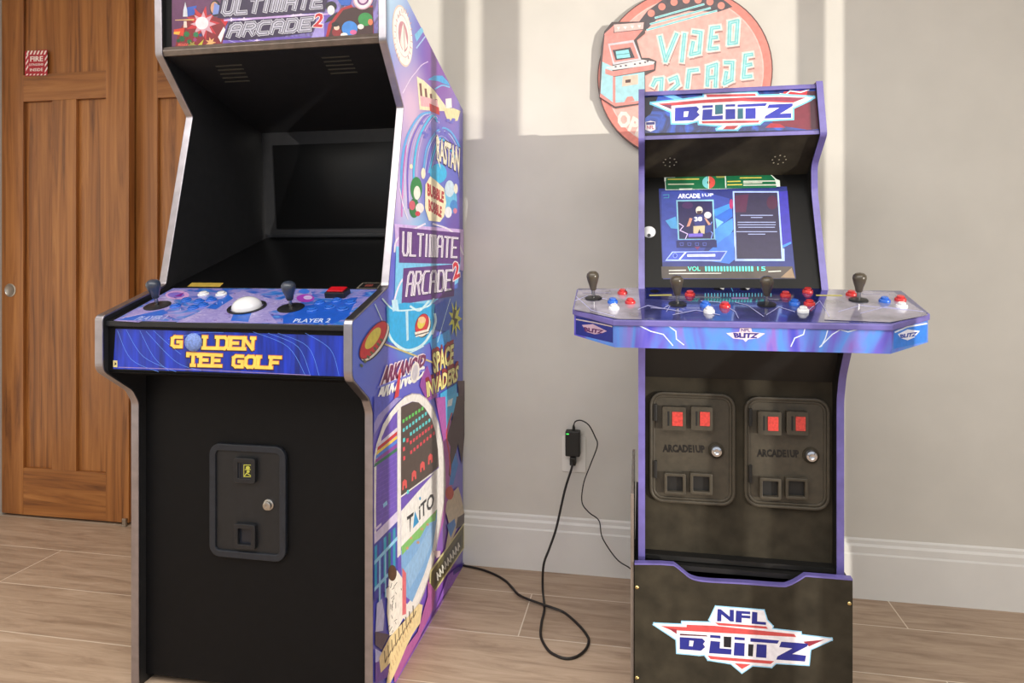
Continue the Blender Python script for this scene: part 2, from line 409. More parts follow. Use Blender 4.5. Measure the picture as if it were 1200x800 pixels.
# fire notice on the door
fs = MB(); a, b = onY(29.5, 60, .079), onY(55.5, 88, .079)
fs.box((a.x, .0775, b.z), (b.x, .0798, a.z))
fso = tag(fs.build('door_sticker', mat('sticker_red', (176, 38, 52), .5), None, loc=((a.x+b.x)/2, .079, b.z)), 'square red fire extinguisher notice with striped white border on wooden door', 'sticker')
A = Art((0, .0775, 0), (0, -1, 0)).T(20, 50, 16); wh = (245, 228, 222)
stripes = [[(170+i*65+30, 150), (170+i*65+62, 150), (170+i*65+30, 222), (170+i*65, 222)] for i in range(6)]
stripes += [[(170+i*68+10, 585), (170+i*68+40, 585), (170+i*68+20, 612), (170+i*68-8, 612)] for i in range(6)]
stripes += [[(165, 210+i*110+60), (210, 210+i*110-20), (210, 210+i*110+30), (165, 210+i*110+105)] for i in range(3)]
stripes += [[(520, 240+i*110+60), (570, 240+i*110-20), (570, 240+i*110+30), (520, 240+i*110+105)] for i in range(3)]
A.polys(stripes, wh)
A.text('FIRE', [(250, 262), (482, 255), (482, 345), (250, 350)], wh, .03)
A.text('EXTINGUISHER', [(228, 395), (495, 385), (495, 425), (228, 435)], wh, .02)
A.text('INSIDE', [(240, 485), (482, 475), (482, 530), (245, 535)], wh, .02)
A.build('printed_notice', fso)

# ================================================================ LEFT CABINET
black = mat('black_laminate', (13, 13, 15), .55, 0, .12, 40, spec=.2)
black_in = mat('black_interior_panel', (34, 34, 36), .5, 0, .1, 40, spec=.6)
chrome = mat('chrome_moulding', (176, 172, 180), .34, 1, .05, 30)
plastic = mat('black_plastic', (28, 29, 33), .42, 0, .1, 80)
cabL = thing('arcade_cabinet', 'tall black arcade cabinet with chrome edges and colourful printed side by the wooden door', 'arcade machine', (-1.01, -.5, 0))
XL, XLi, XRi, XR = -1.357, -1.336, -.684, -.663
front = [(-.895, 0), (-.895, .775), (-.918, .812), (-1.020, .880), (-1.020, 1.012), (-.788, 1.084), (-.668, 1.594), (-.803, 1.743), (-.807, 1.957)]
fpath = fillet(front, {1: .04, 2: .05, 3: .03, 4: .012, 5: .02, 6: .012, 7: .02})
profL = fpath + [(-.018, 1.728), (-.018, 0)]

def side_art_material():
    """printed base colours of the side: swirling blues, purples and magenta"""
    m, nt, p = base_mat('side_print'); L = nt.links.new
    tc = N(nt, 'ShaderNodeTexCoord'); geo = N(nt, 'ShaderNodeMapping'); geo.inputs[1].default_value = (0, -.5, 0)
    L(tc.outputs['Object'], geo.inputs[0])
    nz = N(nt, 'ShaderNodeTexNoise'); nz.inputs['Scale'].default_value = 5; nz.inputs['Detail'].default_value = 3
    L(geo.outputs[0], nz.inputs['Vector'])
    wrp = N(nt, 'ShaderNodeVectorMath', operation='MULTIPLY_ADD'); wrp.inputs[1].default_value = (0, .12, .12)
    L(nz.outputs['Color'], wrp.inputs[0]); L(geo.outputs[0], wrp.inputs[2])
    cur = None
    blobs = [((-.85, 1.95), .02, .42, (180, 216, 240)), ((-.30, 1.78), .05, .36, (134, 76, 176)), ((-.60, 1.60), .02, .24, (214, 180, 214)),
             ((-.30, 1.42), .02, .34, (104, 116, 212)), ((-.12, 1.25), .02, .25, (106, 74, 176)), ((-.66, 1.34), .0, .22, (222, 196, 236)), ((-.55, 1.18), .02, .22, (150, 212, 246)),
             ((-.60, 1.02), .03, .22, (48, 180, 236)), ((-.98, .96), .05, .26, (86, 110, 222)), ((-.15, .95), .03, .3, (54, 106, 208)),
             ((-.85, .6), .03, .24, (122, 100, 198)), ((-.1, .6), .03, .3, (78, 86, 196)), ((-.3, .12), .05, .4, (138, 78, 188))]
    basec = rgb((94, 94, 204))
    for (cy_, cz_), r0, r1, c in blobs:
        d = N(nt, 'ShaderNodeVectorMath', operation='DISTANCE'); sx = N(nt, 'ShaderNodeVectorMath', operation='MULTIPLY'); sx.inputs[1].default_value = (0, 1, 1)
        L(wrp.outputs[0], sx.inputs[0]); L(sx.outputs[0], d.inputs[0]); d.inputs[1].default_value = (0, cy_+.06, cz_+.06)
        mr = N(nt, 'ShaderNodeMapRange', interpolation_type='SMOOTHSTEP'); mr.inputs[1].default_value = r0; mr.inputs[2].default_value = r1; mr.inputs[3].default_value = 1; mr.inputs[4].default_value = 0
        L(d.outputs['Value'], mr.inputs[0])
        x = N(nt, 'ShaderNodeMix', data_type='RGBA'); L(mr.outputs[0], x.inputs[0])
        if cur is None: x.inputs[6].default_value = basec
        else: L(cur, x.inputs[6])
        x.inputs[7].default_value = rgb(c); cur = x.outputs[2]
    L(cur, p.inputs['Base Color']); p.inputs['Roughness'].default_value = .3; p.inputs['Coat Weight'].default_value = .3; p.inputs['Coat Roughness'].default_value = .12
    return m
side_print = side_art_material()
sideR = MB().prism([(XRi, y, z) for y, z in profL], (XR-XRi, 0, 0)).build('side_panel', [side_print], cabL)
# inner face black
sideL = MB().prism([(XL, y, z) for y, z in profL], (XLi-XL, 0, 0)).build('side_panel', black_in, cabL)
inl = MB().prism([(XRi-.003, y, z) for y, z in profL], (.0028, 0, 0)).build('inner_lining', black_in, sideR)
for x0, x1, par in ((XL-.001, XLi+.001, sideL), (XRi-.001, XR-.0005, sideR)):
    edge_strip(fpath, x0, x1, .005, 1).build('edge_moulding', chrome, par, bevel=.0015)
x0, x1 = XLi, XRi-.003
MB().box((x0, -.87, .022), (x1, -.852, .845)).build('front_panel', black, cabL)
MB().prism([(x0, -.87, .84), (x0, -1.003, .872), (x0, -.99, .885), (x0, -.852, .855)], (x1-x0, 0, 0)).build('underside_panel', black, cabL)
MB().prism([(x0, -.807, 1.950), (x0, -.03, 1.722), (x0, -.03, 1.70), (x0, -.807, 1.925)], (x1-x0, 0, 0)).build('top_panel', black, cabL)
MB().box((x0, -.045, .02), (x1, -.03, 1.70)).build('back_panel', black, cabL)
# control panel
fas_blue = mat('fascia_print', (24, 50, 166), .35, 0, .28, 9, coat=.2, stretch=(6, 1, .6))
cpn = Vector((0, -.075, .244)).normalized()
cp0 = Vector((0, -1.012, 1.004))
cp = MB()
cp.prism([(x0, -1.012, 1.004), (x0, -.768, 1.079), (x0, -.768, 1.064), (x0, -1.0, .985)], (x1-x0, 0, 0))
cpo = cp.build('control_panel', black, cabL)
MB().box((x0, -1.014, .9895), (x1, -.99, 1.0035)).build('panel_lip', plastic, cabL, bevel=.002)
fas = MB().box((x0, -1.004, .876), (x1, -.985, .990)).build('control_fascia', [black], cabL)
# ---- fascia artwork
A = Art((0, -1.004, 0), (0, -1, 0))
A.poly([(135.5, 385), (403, 393.5), (403, 441), (132.5, 432)], fas_blue)
A.T(110, 310, 3.4286)
lb = (92, 140, 235)
for pts in ([(95, 265), (150, 380), (260, 430)], [(130, 262), (200, 370), (330, 430)], [(185, 265), (240, 370), (300, 425)], [(210, 268), (330, 390), (430, 425)], [(700, 275), (820, 330), (870, 445)], [(740, 275), (860, 330), (905, 445)], [(640, 270), (780, 330), (850, 445)], [(850, 275), (950, 340), (985, 445)], [(240, 265), (300, 320), (350, 360)], [(520, 272), (420, 275), (300, 300)]):
    A.line(pts, 1.8, lb, False, True)
A.k += 1
A.line([(100, 412), (420, 422), (870, 444)], 3, (150, 130, 190))
gold = (240, 214, 98); dk = (62, 32, 40); orr = (214, 118, 66)
for t, q in (('G', [(316, 290), (352, 291), (350, 330), (314, 329)]), ('LDEN', [(446, 290), (640, 295), (637, 339), (444, 335)]),
             ('tEE', [(382, 358), (512, 364), (510, 407), (380, 404)]), ('GOLF', [(562, 367), (750, 373), (743, 415), (560, 409)])):
    block_text(A, t, q, [(20, dk, (0, 1)), (16, orr, (1.5, -1)), (12.5, gold, (0, 0))], .75)
A.poly([(78, 384), (95, 385), (95, 412), (78, 411)], (230, 214, 150)); A.poly([(84, 391), (91, 396), (91, 400), (84, 405)], (30, 26, 30))
A.build('fascia_artwork', fas)
c = onY(227, 401, -1.004)
MB().lathe([(.0235*math.cos(a), .0225*math.sin(a)*.55) for a in [i*math.pi/2/8 for i in range(9)]], (c.x, -1.004, c.z), (0, -1, 0), 24).build('ball_emblem', mat('blue_white_ball', (120, 146, 214), .5, 0, .15, 220, bump=.5), fas, True)
# ---- control panel artwork
A = Art(cp0, cpn)
cp_print = multi('panel_print', [(34, 78, 176), (52, 120, 206), (150, 140, 205), (40, 92, 190), (96, 150, 220)], 9, (1, 2, 1), .3, .4)
lav = multi('panel_print_lavender', [(120, 112, 190), (168, 158, 212), (140, 130, 200), (186, 176, 222), (110, 90, 170)], 26, (1, 2, 1), .3, .4)
A.poly([(133, 375.5), (203, 337.5), (446, 338.5), (412, 381)], cp_print)
A.T(110, 310, 3.4286)
A.poly([(110, 215), (210, 160), (330, 100), (370, 100), (330, 135), (300, 180), (180, 232), (90, 226)], lav)
A.poly([(330, 232), (420, 190), (545, 120), (600, 105), (740, 145), (860, 100), (880, 118), (820, 160), (700, 190), (740, 235)], lav)
A.polys([[(90, 222), (280, 180), (300, 195), (200, 225)], [(560, 200), (640, 175), (620, 230), (550, 225)], [(450, 175), (540, 120), (560, 135), (490, 180)]], (38, 96, 196))
A.polys([[(760, 205), (850, 165), (1060, 130), (1020, 210), (960, 238), (760, 236)]], (30, 84, 186))
A.ell(335, 122, 48, 17, (196, 150, 205)); A.ell(330, 122, 34, 11, (120, 100, 190)); A.poly([(320, 128), (362, 112), (350, 128)], (120, 30, 140))
A.ell(850, 135, 36, 16, (150, 60, 170)); A.ell(860, 132, 18, 8, (190, 170, 220)); A.ell(845, 108, 22, 9, (60, 110, 210))
for i in range(46):
    x, y = random.uniform(300, 760), random.uniform(110, 228)
    A.line([(x, y), (x+random.uniform(-12, 12), y+random.uniform(-6, 6))], 2, random.choice([(60, 40, 110), (110, 60, 150), (200, 190, 230)]), False)
A.k += 1
A.text('PLAYER 2', [(810, 218), (955, 216), (945, 232), (800, 232)], (190, 205, 240), .02)
A.text('PLAYER 1', [(190, 208), (300, 204), (280, 220), (160, 224)], (170, 180, 230), .02)
A.build('panel_artwork', cpo)
# ---- controls
btn_blue = mat('button_blue', (44, 104, 206), .25, 0, .05, 30, coat=.5); btn_white = mat('button_white', (232, 232, 235), .25, 0, .03, 30, coat=.5)
btn_red = mat('button_red', (205, 52, 52), .25, 0, .05, 30, coat=.5); knob_m = mat('joystick_grip', (54, 62, 78), .3, 0, .08, 30, coat=.4); shaft_m = mat('steel_shaft', (170, 168, 165), .25, 1)
def button(par, p0, n, px, m, r, h=.011):
    h *= .8
    c_ = hit(px[0], px[1], p0, n)
    o = MB().lathe([(r, -.001), (r, h*.35), (r*.9, h*.55), (r*.74, h*.6), (r*.72, h*.4), (r*.66, h*.4), (r*.66, h*.9), (r*.55, h), (0, h*.93)], c_, n, 20).build('push_button', m, par, True)
    return o
def joystick(par, p0, n, base, top, m, h=.075, rw_=.03, gr=.0165, base_m_=None):
    c_ = hit(base[0], base[1], p0, n)
    t_ = c_ + n*h; r = ray(*top); d = (t_-CAM).dot(FW); t_ = CAM + r*d          # top of the grip at the same depth
    ax = (t_-c_).normalized(); L_ = (t_-c_).length
    o = MB().lathe([(rw_, 0), (rw_, .0025), (rw_*.93, .0035), (.004, .0045)], c_, n, 28).build('joystick', base_m_ or plastic, par, True)
    MB().lathe([(.0048, 0), (.0048, L_*.45)], c_, ax, 12).build('shaft', shaft_m, o, True)
    g0 = L_*.36; hh = L_*1.12-g0
    MB().lathe([(gr*.42, g0), (gr*.5, g0+.002), (gr*.62, g0+hh*.25), (gr*.86, g0+hh*.5), (gr, g0+hh*.72), (gr*.92, g0+hh*.86), (gr*.6, g0+hh*.96), (0, g0+hh)], c_, ax, 24).build('grip', m, o, True)
    return o
for p in ((205.5, 359), (226.5, 361), (218, 352), (237.7, 358), (247.5, 351.5), (233, 353.5)): button(cpo, cp0, cpn, p, btn_blue, .0145, .009)
for p in ((374.5, 355), (394.7, 352.5), (411, 355), (366, 363.5), (386.5, 360.5), (402, 362.5)): button(cpo, cp0, cpn, p, btn_blue, .0145, .009)
for p in ((238.5, 345.5), (259.5, 345.5)): button(cpo, cp0, cpn, p, btn_white, .0155, .012)
joystick(cpo, cp0, cpn, (184.5, 358.5), (179, 331), knob_m, .075, .034, .0185)
joystick(cpo, cp0, cpn, (341, 361), (337.5, 333), knob_m, .075, .034, .0185)
c = hit(289.5, 360.5, cp0, cpn)
MB().lathe([(.049, -.001), (.049, .0035), (.041, .003), (.040, 0)], c, cpn, 36).build('trackball_ring', plastic, cpo, True)
MB().lathe([(.0385*math.cos(a), .002+.0265*math.sin(a)) for a in [i*math.pi/2/9 for i in range(10)]], c, cpn, 32).build('trackball', mat('trackball_white', (232, 232, 236), .18, 0, .02, 20, coat=.6), cpo, True)
c = hit(396, 346.5, cp0, cpn); X_ = Vector((1, 0, 0)); Yp = cpn.cross(X_).normalized()
def slab(cen, u, v, n, wu, wv, h): return MB().prism([cen+u*sx*wu/2+v*sy*wv/2 for sx, sy in ((-1,-1),(1,-1),(1,1),(-1,1))], n*h)
slab(c, X_, Yp, cpn, .056, .042, .016).build('start_button', plastic, cpo, bevel=.002)
slab(c+cpn*.016, X_, Yp, cpn, .046, .032, .005).build('start_button', mat('square_red', (196, 24, 36), .3, 0, .05), cpo, bevel=.002)
# ---- monitor cavity: sloped lower bezel, monitor at the back, hood overhead
gl_m = mat('smoked_glass', (10, 10, 11), .3, 0, .1, 5, spec=.4)
bz = MB().prism([(x0, -.772, 1.080), (x0, -.26, 1.238), (x0, -.26, 1.224), (x0, -.772, 1.066)], (x1-x0, 0, 0)).build('lower_bezel', gl_m, cabL)
bk = MB().prism([(x0, -.258, 1.225), (x0, -.290, 1.615), (x0, -.270, 1.615), (x0, -.238, 1.225)], (x1-x0, 0, 0)).build('monitor_surround', black_in, cabL)
scr = MB()
bp = lambda u, v: Vector((x0+(x1-x0)*u, -.258-.032*v, 1.225+.39*v))
nrm = Vector((0, -.9967, -.082))
grid = [[bp(.07+.86*i/8, .12+.76*j/6)+nrm*(.006+.022*math.sin(math.pi*i/8)*math.sin(math.pi*j/6)) for i in range(9)] for j in range(7)]
V = [p for r in grid for p in r]; F = [(j*9+i, j*9+i+1, (j+1)*9+i+1, (j+1)*9+i) for j in range(6) for i in range(8)]
scr.mesh(V, F).build('screen', mat('dark_picture_tube', (9, 9, 10), .35, 0, .05, 8, spec=.3), bk, True)
slab(bp(.5, .055)+nrm*.008, X_, Vector((0, -.08, .99)), nrm, .62, .012, .008).build('screen_trim', plastic, bk, bevel=.002)
hood = MB().prism([(x0, -.792, 1.738), (x0, -.288, 1.613), (x0, -.288, 1.628), (x0, -.792, 1.753)], (x1-x0, 0, 0)).build('hood_panel', black_in, cabL)
hn = Vector((0, -.241, -.9705)).normalized(); hp0 = Vector((0, -.792, 1.738))
gr_m = mat('grille_slot_edge', (120, 116, 104), .4, .6)
for k, (cxp, cyp) in enumerate(((273, 86), (398, 76))):
    gm = MB()
    for i in range(5):
        cc = hit(cxp+(i-2)*2.5, cyp+(i-2)*4.6, hp0, hn)
        u = Vector((1, 0, 0)); v = hn.cross(u)
        gm.prism([cc+u*sx*.041+v*sy*.0022 for sx, sy in ((-1,-1),(1,-1),(1,1),(-1,1))], hn*.0016)
    gm.build('speaker_grille', gr_m, hood)
# yellow sticker & licence plate on bezel
bzn = Vector((0, -.158, .512)).normalized(); bz0 = Vector((0, -.772, 1.080))
A = Art(bz0, bzn); A.poly([(219.5, 335.6), (225, 331), (262, 331.4), (257.5, 336)], (190, 160, 72)); A.build('yellow_sticker', bz)
A = Art(bz0, bzn); A.poly([(417, 338), (425, 331), (448, 331), (443, 338)], (120, 112, 100)); A.poly([(419.5, 337.4), (426, 331.6), (446, 331.6), (441.5, 337.4)], (30, 28, 28))
A.poly([(427, 335.5), (429, 333), (438, 333), (436, 335.5)], (120, 60, 54)); A.build('rating_plate', bz)
# ---- marquee
MB().box((x0, -.797, 1.763), (x1, -.785, 1.94)).build('marquee', [black], cabL)
mq = cabL.children[-1]
met = mat('marquee_rail', (128, 118, 112), .3, .8, .08, 40)
MB().prism([(x0, -.800, 1.738), (x0, -.806, 1.752), (x0, -.800, 1.7645), (x0, -.785, 1.7645), (x0, -.785, 1.738)], (x1-x0, 0, 0)).build('marquee_retainer', met, cabL, bevel=.001)
A = Art((0, -.797, 0), (0, -1, 0))
mq_print = multi('marquee_print', [(50, 34, 92), (96, 78, 170), (60, 40, 104), (130, 110, 196), (48, 32, 84)], 9, (2, 1, 1), .25, .4)
A.poly([(203, 57.5), (445.5, 45), (444, -48), (201, -42)], mq_print)
A.T(195, 0, 9.23)
A.poly([(60, 540), (60, -60), (600, -60), (640, 260), (600, 480), (300, 530)], (98, 50, 92))
A.poly([(90, 530), (130, 330), (300, 120), (620, 210), (640, 300), (600, 500), (300, 525)], (128, 30, 40))
A.poly([(225, 80), (330, 60), (300, 160), (210, 180)], (46, 84, 180))
A.poly(star(395, 250, 190, 90, 9), (190, 44, 54)); A.poly(star(400, 260, 140, 70, 8), (206, 160, 176)); A.ell(385, 250, 70, 68, (240, 226, 232))
A.ell(530, 90, 62, 88, (30, 26, 34)); A.ell(520, 85, 42, 66, (205, 150, 120)); A.poly([(520, 30), (575, 60), (565, 150), (500, 160)], (120, 140, 205))
A.poly([(80, 320), (200, 300), (180, 390), (90, 370)], (205, 60, 40)); A.poly([(80, 345), (150, 340), (140, 375), (80, 370)], (228, 170, 60))
for x, y, r_, c_ in ((220, 370, 40, (28, 110, 60)), (170, 420, 40, (24, 92, 52)), (320, 375, 38, (30, 120, 76)), (250, 450, 34, (28, 100, 50)), (130, 440, 26, (24, 80, 50)), (310, 430, 26, (150, 50, 110)), (370, 380, 22, (40, 70, 130))):
    A.poly(star(x, y, r_, r_*.6, 7), c_)
A.poly([(330, 500), (405, 425), (380, 500)], (196, 186, 60)); A.poly(star(480, 460, 60, 26, 7), (226, 170, 110)); A.poly(star(280, 490, 50, 22, 6), (150, 140, 60))
A.poly([(185, 110), (205, 20), (225, 110), (230, 180), (180, 180)], (205, 208, 220)); A.poly([(95, 215), (300, 205), (300, 222), (95, 222)], (214, 176, 110)); A.poly([(190, 230), (220, 230), (225, 300), (185, 300)], (220, 200, 190))
A.text('ARKANOID', [(128, 468), (238, 472), (234, 500), (124, 498)], (232, 110, 96), .02)
A.poly([(560, 400), (620, 290), (640, 320), (590, 460)], (226, 226, 230)); A.poly([(585, 215), (680, 205), (640, 285)], (196, 24, 44))
A.T(180, 0, 4)
lil = (196, 162, 220)
A.poly([(325, 225), (330, 180), (760, 170), (800, 60), (840, 60), (800, 188)], (104, 78, 176))
A.poly([(330, 92), (620, 72), (820, 62), (820, 70), (620, 82), (330, 100)], lil)
A.polys([star(365, 93, 22, 5, 4), star(425, 92, 40, 6, 4), star(655, 76, 26, 5, 4), star(485, 190, 16, 4, 4), star(690, 70, 50, 6, 4)], (226, 208, 240))
A.polys([[(735, 188), (760, 130), (790, 70), (800, 90), (800, 186)]], (160, 146, 214))
for i in range(4): A.line([(340+i*50, 185), (460+i*60, 215), (640+i*30, 190)], 2.5, (176, 166, 228), False, True)
A.k += 1
U = [(326, 2), (806, -40), (786, 40), (314, 76)]; R = [(362, 112), (750, 80), (736, 146), (342, 180)]
plum = (44, 26, 66)
A.poly([(300, 85), (318, -10), (830, -50), (800, 55), (640, 68), (520, 80)], plum); A.poly([(325, 188), (355, 102), (765, 70), (748, 150), (560, 176), (420, 190)], plum)
U = [(338, 8), (800, -30), (784, 32), (326, 66)]; R = [(372, 118), (744, 88), (732, 138), (352, 170)]
block_text(A, 'ULTIMATE', U, [(22, (196, 194, 206), (0, 0)), (15, (84, 82, 104), (0, 0)), (7, (190, 188, 204), (0, 0))])
block_text(A, 'ARCADE', R, [(22, (196, 194, 206), (0, 0)), (15, (84, 82, 104), (0, 0)), (7, (190, 188, 204), (0, 0))])
A.text('2', [(762, 66), (800, 64), (788, 126), (750, 124)], (236, 226, 230), .07); A.text('2', [(762, 66), (800, 64), (788, 126), (750, 124)], (196, 36, 48), .03)
A.T(320, 0, 9.23)
A.poly([(570, 415), (600, 260), (740, 90), (850, 50), (870, 80), (1080, 60), (1090, 390)], (168, 28, 36)); A.poly([(600, 400), (640, 270), (760, 110), (860, 80), (1080, 80), (1085, 385)], (60, 26, 26))
A.poly([(700, 0), (860, -30), (830, 60), (740, 60)], (40, 96, 190))
A.ell(630, 70, 60, 55, (22, 20, 26)); A.ell(628, 112, 40, 52, (226, 220, 224)); A.poly([(560, 250), (600, 190), (700, 130), (640, 220)], (36, 40, 44))
A.ell(830, 310, 85, 82, (58, 132, 214)); A.ell(870, 350, 36, 26, (206, 96, 150)); A.ell(770, 380, 40, 24, (232, 226, 224))
A.ell(1000, 210, 78, 72, (44, 140, 66)); A.ell(1055, 240, 26, 34, (222, 120, 80)); A.ell(950, 290, 34, 28, (236, 226, 220))
A.ell(690, 350, 50, 50, (140, 30, 36)); A.ell(690, 300, 30, 28, (230, 200, 180)); A.ell(675, 265, 40, 26, (28, 20, 22))
A.disc(975, -10, .0285, (205, 160, 180)); A.disc(975, -10, .025, (232, 220, 226)); A.disc(975, -10, .017, (120, 60, 120)); A.disc(975, -10, .012, (222, 190, 210))
A.build('marquee_artwork', mq)
# ---- coin door
def rr_prism(w_, h_, r, o, X, Y, n, d): return MB().prism([Vector(o)+X*u+Y*v for u, v in rrect(w_, h_, r)], n*d)
Xa, Za, Nf = Vector((1, 0, 0)), Vector((0, 0, 1)), Vector((0, -1, 0))
door_m = mat('coin_door_black', (26, 27, 30), .45, 0, .1, 60, bump=.1); door_f = mat('coin_door_frame', (40, 44, 52), .4, .2, .1, 60)
def ring_prism(w_, h_, r, t, o, d):
    a_, b_ = rrect(w_, h_, r), rrect(w_-2*t, h_-2*t, max(.002, r-t)); n = len(a_); m = MB(); o = Vector(o)
    pts = [o+Xa*u+Za*v for u, v in a_]+[o+Xa*u+Za*v for u, v in b_]; pts += [p+Nf*d for p in pts]
    F = []
    for i in range(n):
        j = (i+1) % n
        F += [(2*n+i, 2*n+j, 3*n+j, 3*n+i), (i, j, 2*n+j, 2*n+i), (n+i, n+j, 3*n+j, 3*n+i), (i, j, n+j, n+i)]
    m.mesh(pts, F); return m
o_ = Vector((-1.0235, -.8705, .517)); W_, H_ = .222, .302
cdo = ring_prism(W_, H_, .03, .018, o_, .012).build('coin_door', door_f, cabL, bevel=.002)
rr_prism(W_-.034, H_-.034, .016, o_, Xa, Za, Nf, .006).build('door_plate', door_m, cdo, bevel=.001)
for zz, nm in ((.598, 'coin_slot'), (.424, 'coin_return')):
    q = onY(289, 550 if nm == 'coin_slot' else 627, -.877); qq = Vector((q.x, -.8765, q.z))
    rg = ring_prism(.062, .066, .007, .012, qq, .012).build(nm, plastic, cdo, bevel=.0015)
    rr_prism(.040, .044, .002, qq, Xa, Za, Nf, .002 if nm == 'coin_return' else .009).build('insert', mat('slot_inside', (30, 34, 44), .3), rg)
    if nm == 'coin_slot':
        MB().box((q.x-.014, -.8862, q.z-.02), (q.x-.011, -.8858, q.z+.02)).build('slot', mat('slot_dark', (5, 5, 6), .6), rg)
        A = Art((0, -.8858, 0), (0, -1, 0)).T(235, 505, 5); yl = (190, 190, 80)
        A.poly([(252, 195), (304, 197), (302, 270), (252, 268)], (34, 36, 24)); A.line([(254, 198), (302, 199), (300, 267), (254, 266), (254, 198)], 4, yl)
        A.ell(277, 215, 12, 10, yl); A.ell(279, 237, 9, 8, yl); A.line([(258, 262), (270, 246), (296, 262)], 5, yl); A.line([(262, 225), (292, 225)], 5, yl); A.build('price_card', rg)
q = onY(315, 591, -.877)
MB().lathe([(.0145, 0), (.0145, .003), (.0115, .004), (.011, .012), (.009, .013), (.0035, .0125), (.003, .010), (0, .010)], (q.x, -.8765, q.z), Nf, 24).build('lock', steel, cdo, True)
for zz in (.585, .545): MB().box((-1.128, -.8815, zz), (-1.119, -.8765, zz+.018)).build('hinge', plastic, cdo, bevel=.001)

# ---- right side artwork
A = Art((XR, 0, 0), (1, 0, 0))
cream = (240, 230, 205); whi = (244, 242, 240); sky = (86, 186, 232)
A.T(455, 0, 6.154)
A.line([(215, 330), (205, 345), (265, 265)], 9, (170, 200, 236), False); A.poly([(190, 250), (240, 195), (255, 225), (205, 300)], (120, 190, 228))
A.line([(200, 520), (240, 470), (285, 445)], 7, (216, 196, 232), smooth=True); A.line([(105, 670), (160, 570), (200, 520)], 6, (222, 206, 232), smooth=True)
A.poly([(285, 575), (330, 545), (390, 545), (430, 590), (445, 620), (405, 605), (360, 585)], (70, 170, 232)); A.line([(340, 640), (390, 615), (440, 628)], 10, (120, 190, 238), smooth=True)
A.disc(105, 262, .084, (226, 202, 190)); A.disc(108, 262, .079, (246, 238, 230)); A.disc(108, 262, .058, (206, 160, 170)); A.disc(108, 262, .056, (246, 240, 234)); A.disc(108, 262, .041, (198, 138, 150))
A.poly([(85, 300), (100, 190), (112, 160), (122, 240), (140, 330), (112, 372), (92, 330)], (244, 232, 226)); A.line([(112, 165), (118, 375)], 4, (160, 110, 120))
for i in range(22):
    a = math.radians(120+i*14); A.line([(108+56*math.cos(a), 262+172*math.sin(a)), (108+66*math.cos(a), 262+200*math.sin(a))], 5, (190, 140, 150), False)
A.k += 1
A.poly([(205, 550), (255, 580), (330, 650), (410, 760), (420, 800), (330, 800), (225, 790)], (238, 226, 190))
for i in range(4): A.poly([(222+i*38, 600+i*38), (238+i*38, 600+i*38), (246+i*38, 700+i*30), (232+i*38, 710+i*30)], (120, 70, 70), False)
A.k += 1
A.poly([(228, 690), (350, 720), (365, 780), (235, 765)], (232, 176, 186)); A.poly([(295, 745), (365, 775), (370, 830), (300, 800)], (196, 44, 50))
A.poly([(412, 712), (455, 708), (458, 775), (415, 785)], (240, 236, 236)); A.poly([(395, 780), (470, 780), (520, 800), (500, 870), (430, 880)], (232, 220, 170))
A.T(455, 130, 6.154)
for k_, (c_, w_) in enumerate((((96, 170, 232), 16), ((196, 214, 244), 6), ((120, 100, 200), 12), ((180, 190, 240), 5), ((70, 190, 236), 14), ((210, 190, 236), 5))):
    d = k_*22
    A.line([(100+d, 700), (95+d, 420), (130+d, 200), (220+d, 40), (300+d*.6, 10+d*.7)], w_, c_, smooth=True)
    A.line([(250+d*.5, 460-d*.2), (280+d*.6, 260+d*.3), (370, 130+d*.8), (450-d*.3, 150+d), (515-d*.3, 260+d)], w_*.8, c_, smooth=True)
for i in range(16): A.ell(230+random.uniform(0, 240), 60+random.uniform(0, 130), 16, 13, (108, 106, 200), 0, 6, lift=False)
A.k += 1
A.ell(360, 450, 60, 70, (58, 186, 236)); A.line([(130, 250), (105, 480), (95, 760)], 10, (206, 120, 200), smooth=True); A.line([(80, 560), (105, 680), (140, 780)], 6, (240, 230, 246), smooth=True)
q = [(345, 190), (515, 275), (508, 440), (350, 345)]
A.text('RASTAN', q, (50, 26, 60), .07); A.text('RASTAN', q, cream, .035)
A.polys([[(348, 340), (362, 345), (378, 425)], [(498, 400), (510, 410), (508, 485)], [(345, 240), (352, 165), (372, 230)]], cream)
for x, y, rx_, ry_, c_ in ((200, 560, 42, 85, (46, 134, 70)), (185, 700, 36, 70, (40, 120, 66)), (205, 590, 24, 50, (238, 236, 226)), (170, 680, 22, 35, (206, 92, 110)), (225, 700, 30, 36, (240, 228, 226)), (210, 740, 18, 18, (206, 60, 80)),
                          (445, 640, 48, 95, (110, 190, 232)), (440, 560, 34, 60, (206, 226, 242)), (470, 690, 28, 50, (70, 140, 210)), (430, 730, 26, 40, (236, 236, 244)), (250, 450, 16, 40, cream), (162, 400, 12, 18, cream), (485, 560, 14, 36, (244, 232, 210)), (480, 720, 14, 20, (220, 130, 160))):
    A.ell(x, y, rx_, ry_, c_)
A.poly([(265, 530), (300, 470), (350, 510), (400, 560), (415, 660), (400, 760), (370, 800), (290, 790), (262, 700)], (244, 232, 196))
A.text('BUBBLE', [(280, 525), (398, 590), (394, 660), (282, 605)], (178, 40, 52), .06); A.text('BOBBLE', [(288, 640), (382, 695), (380, 765), (290, 715)], (178, 40, 52), .06)
A.T(400, 220, 3.077)
A.poly([(190, 130), (440, 150), (440, 300), (300, 260), (200, 300)], (206, 176, 230)); A.poly([(196, 210), (300, 230), (430, 250), (420, 340), (300, 440), (190, 420)], (120, 196, 238))
for pts in ([(190, 230), (205, 180), (300, 130)], [(330, 130), (400, 160), (438, 240)], [(185, 420), (220, 330), (300, 300)]): A.line(pts, 6, (236, 226, 246), False, True)
A.k += 1
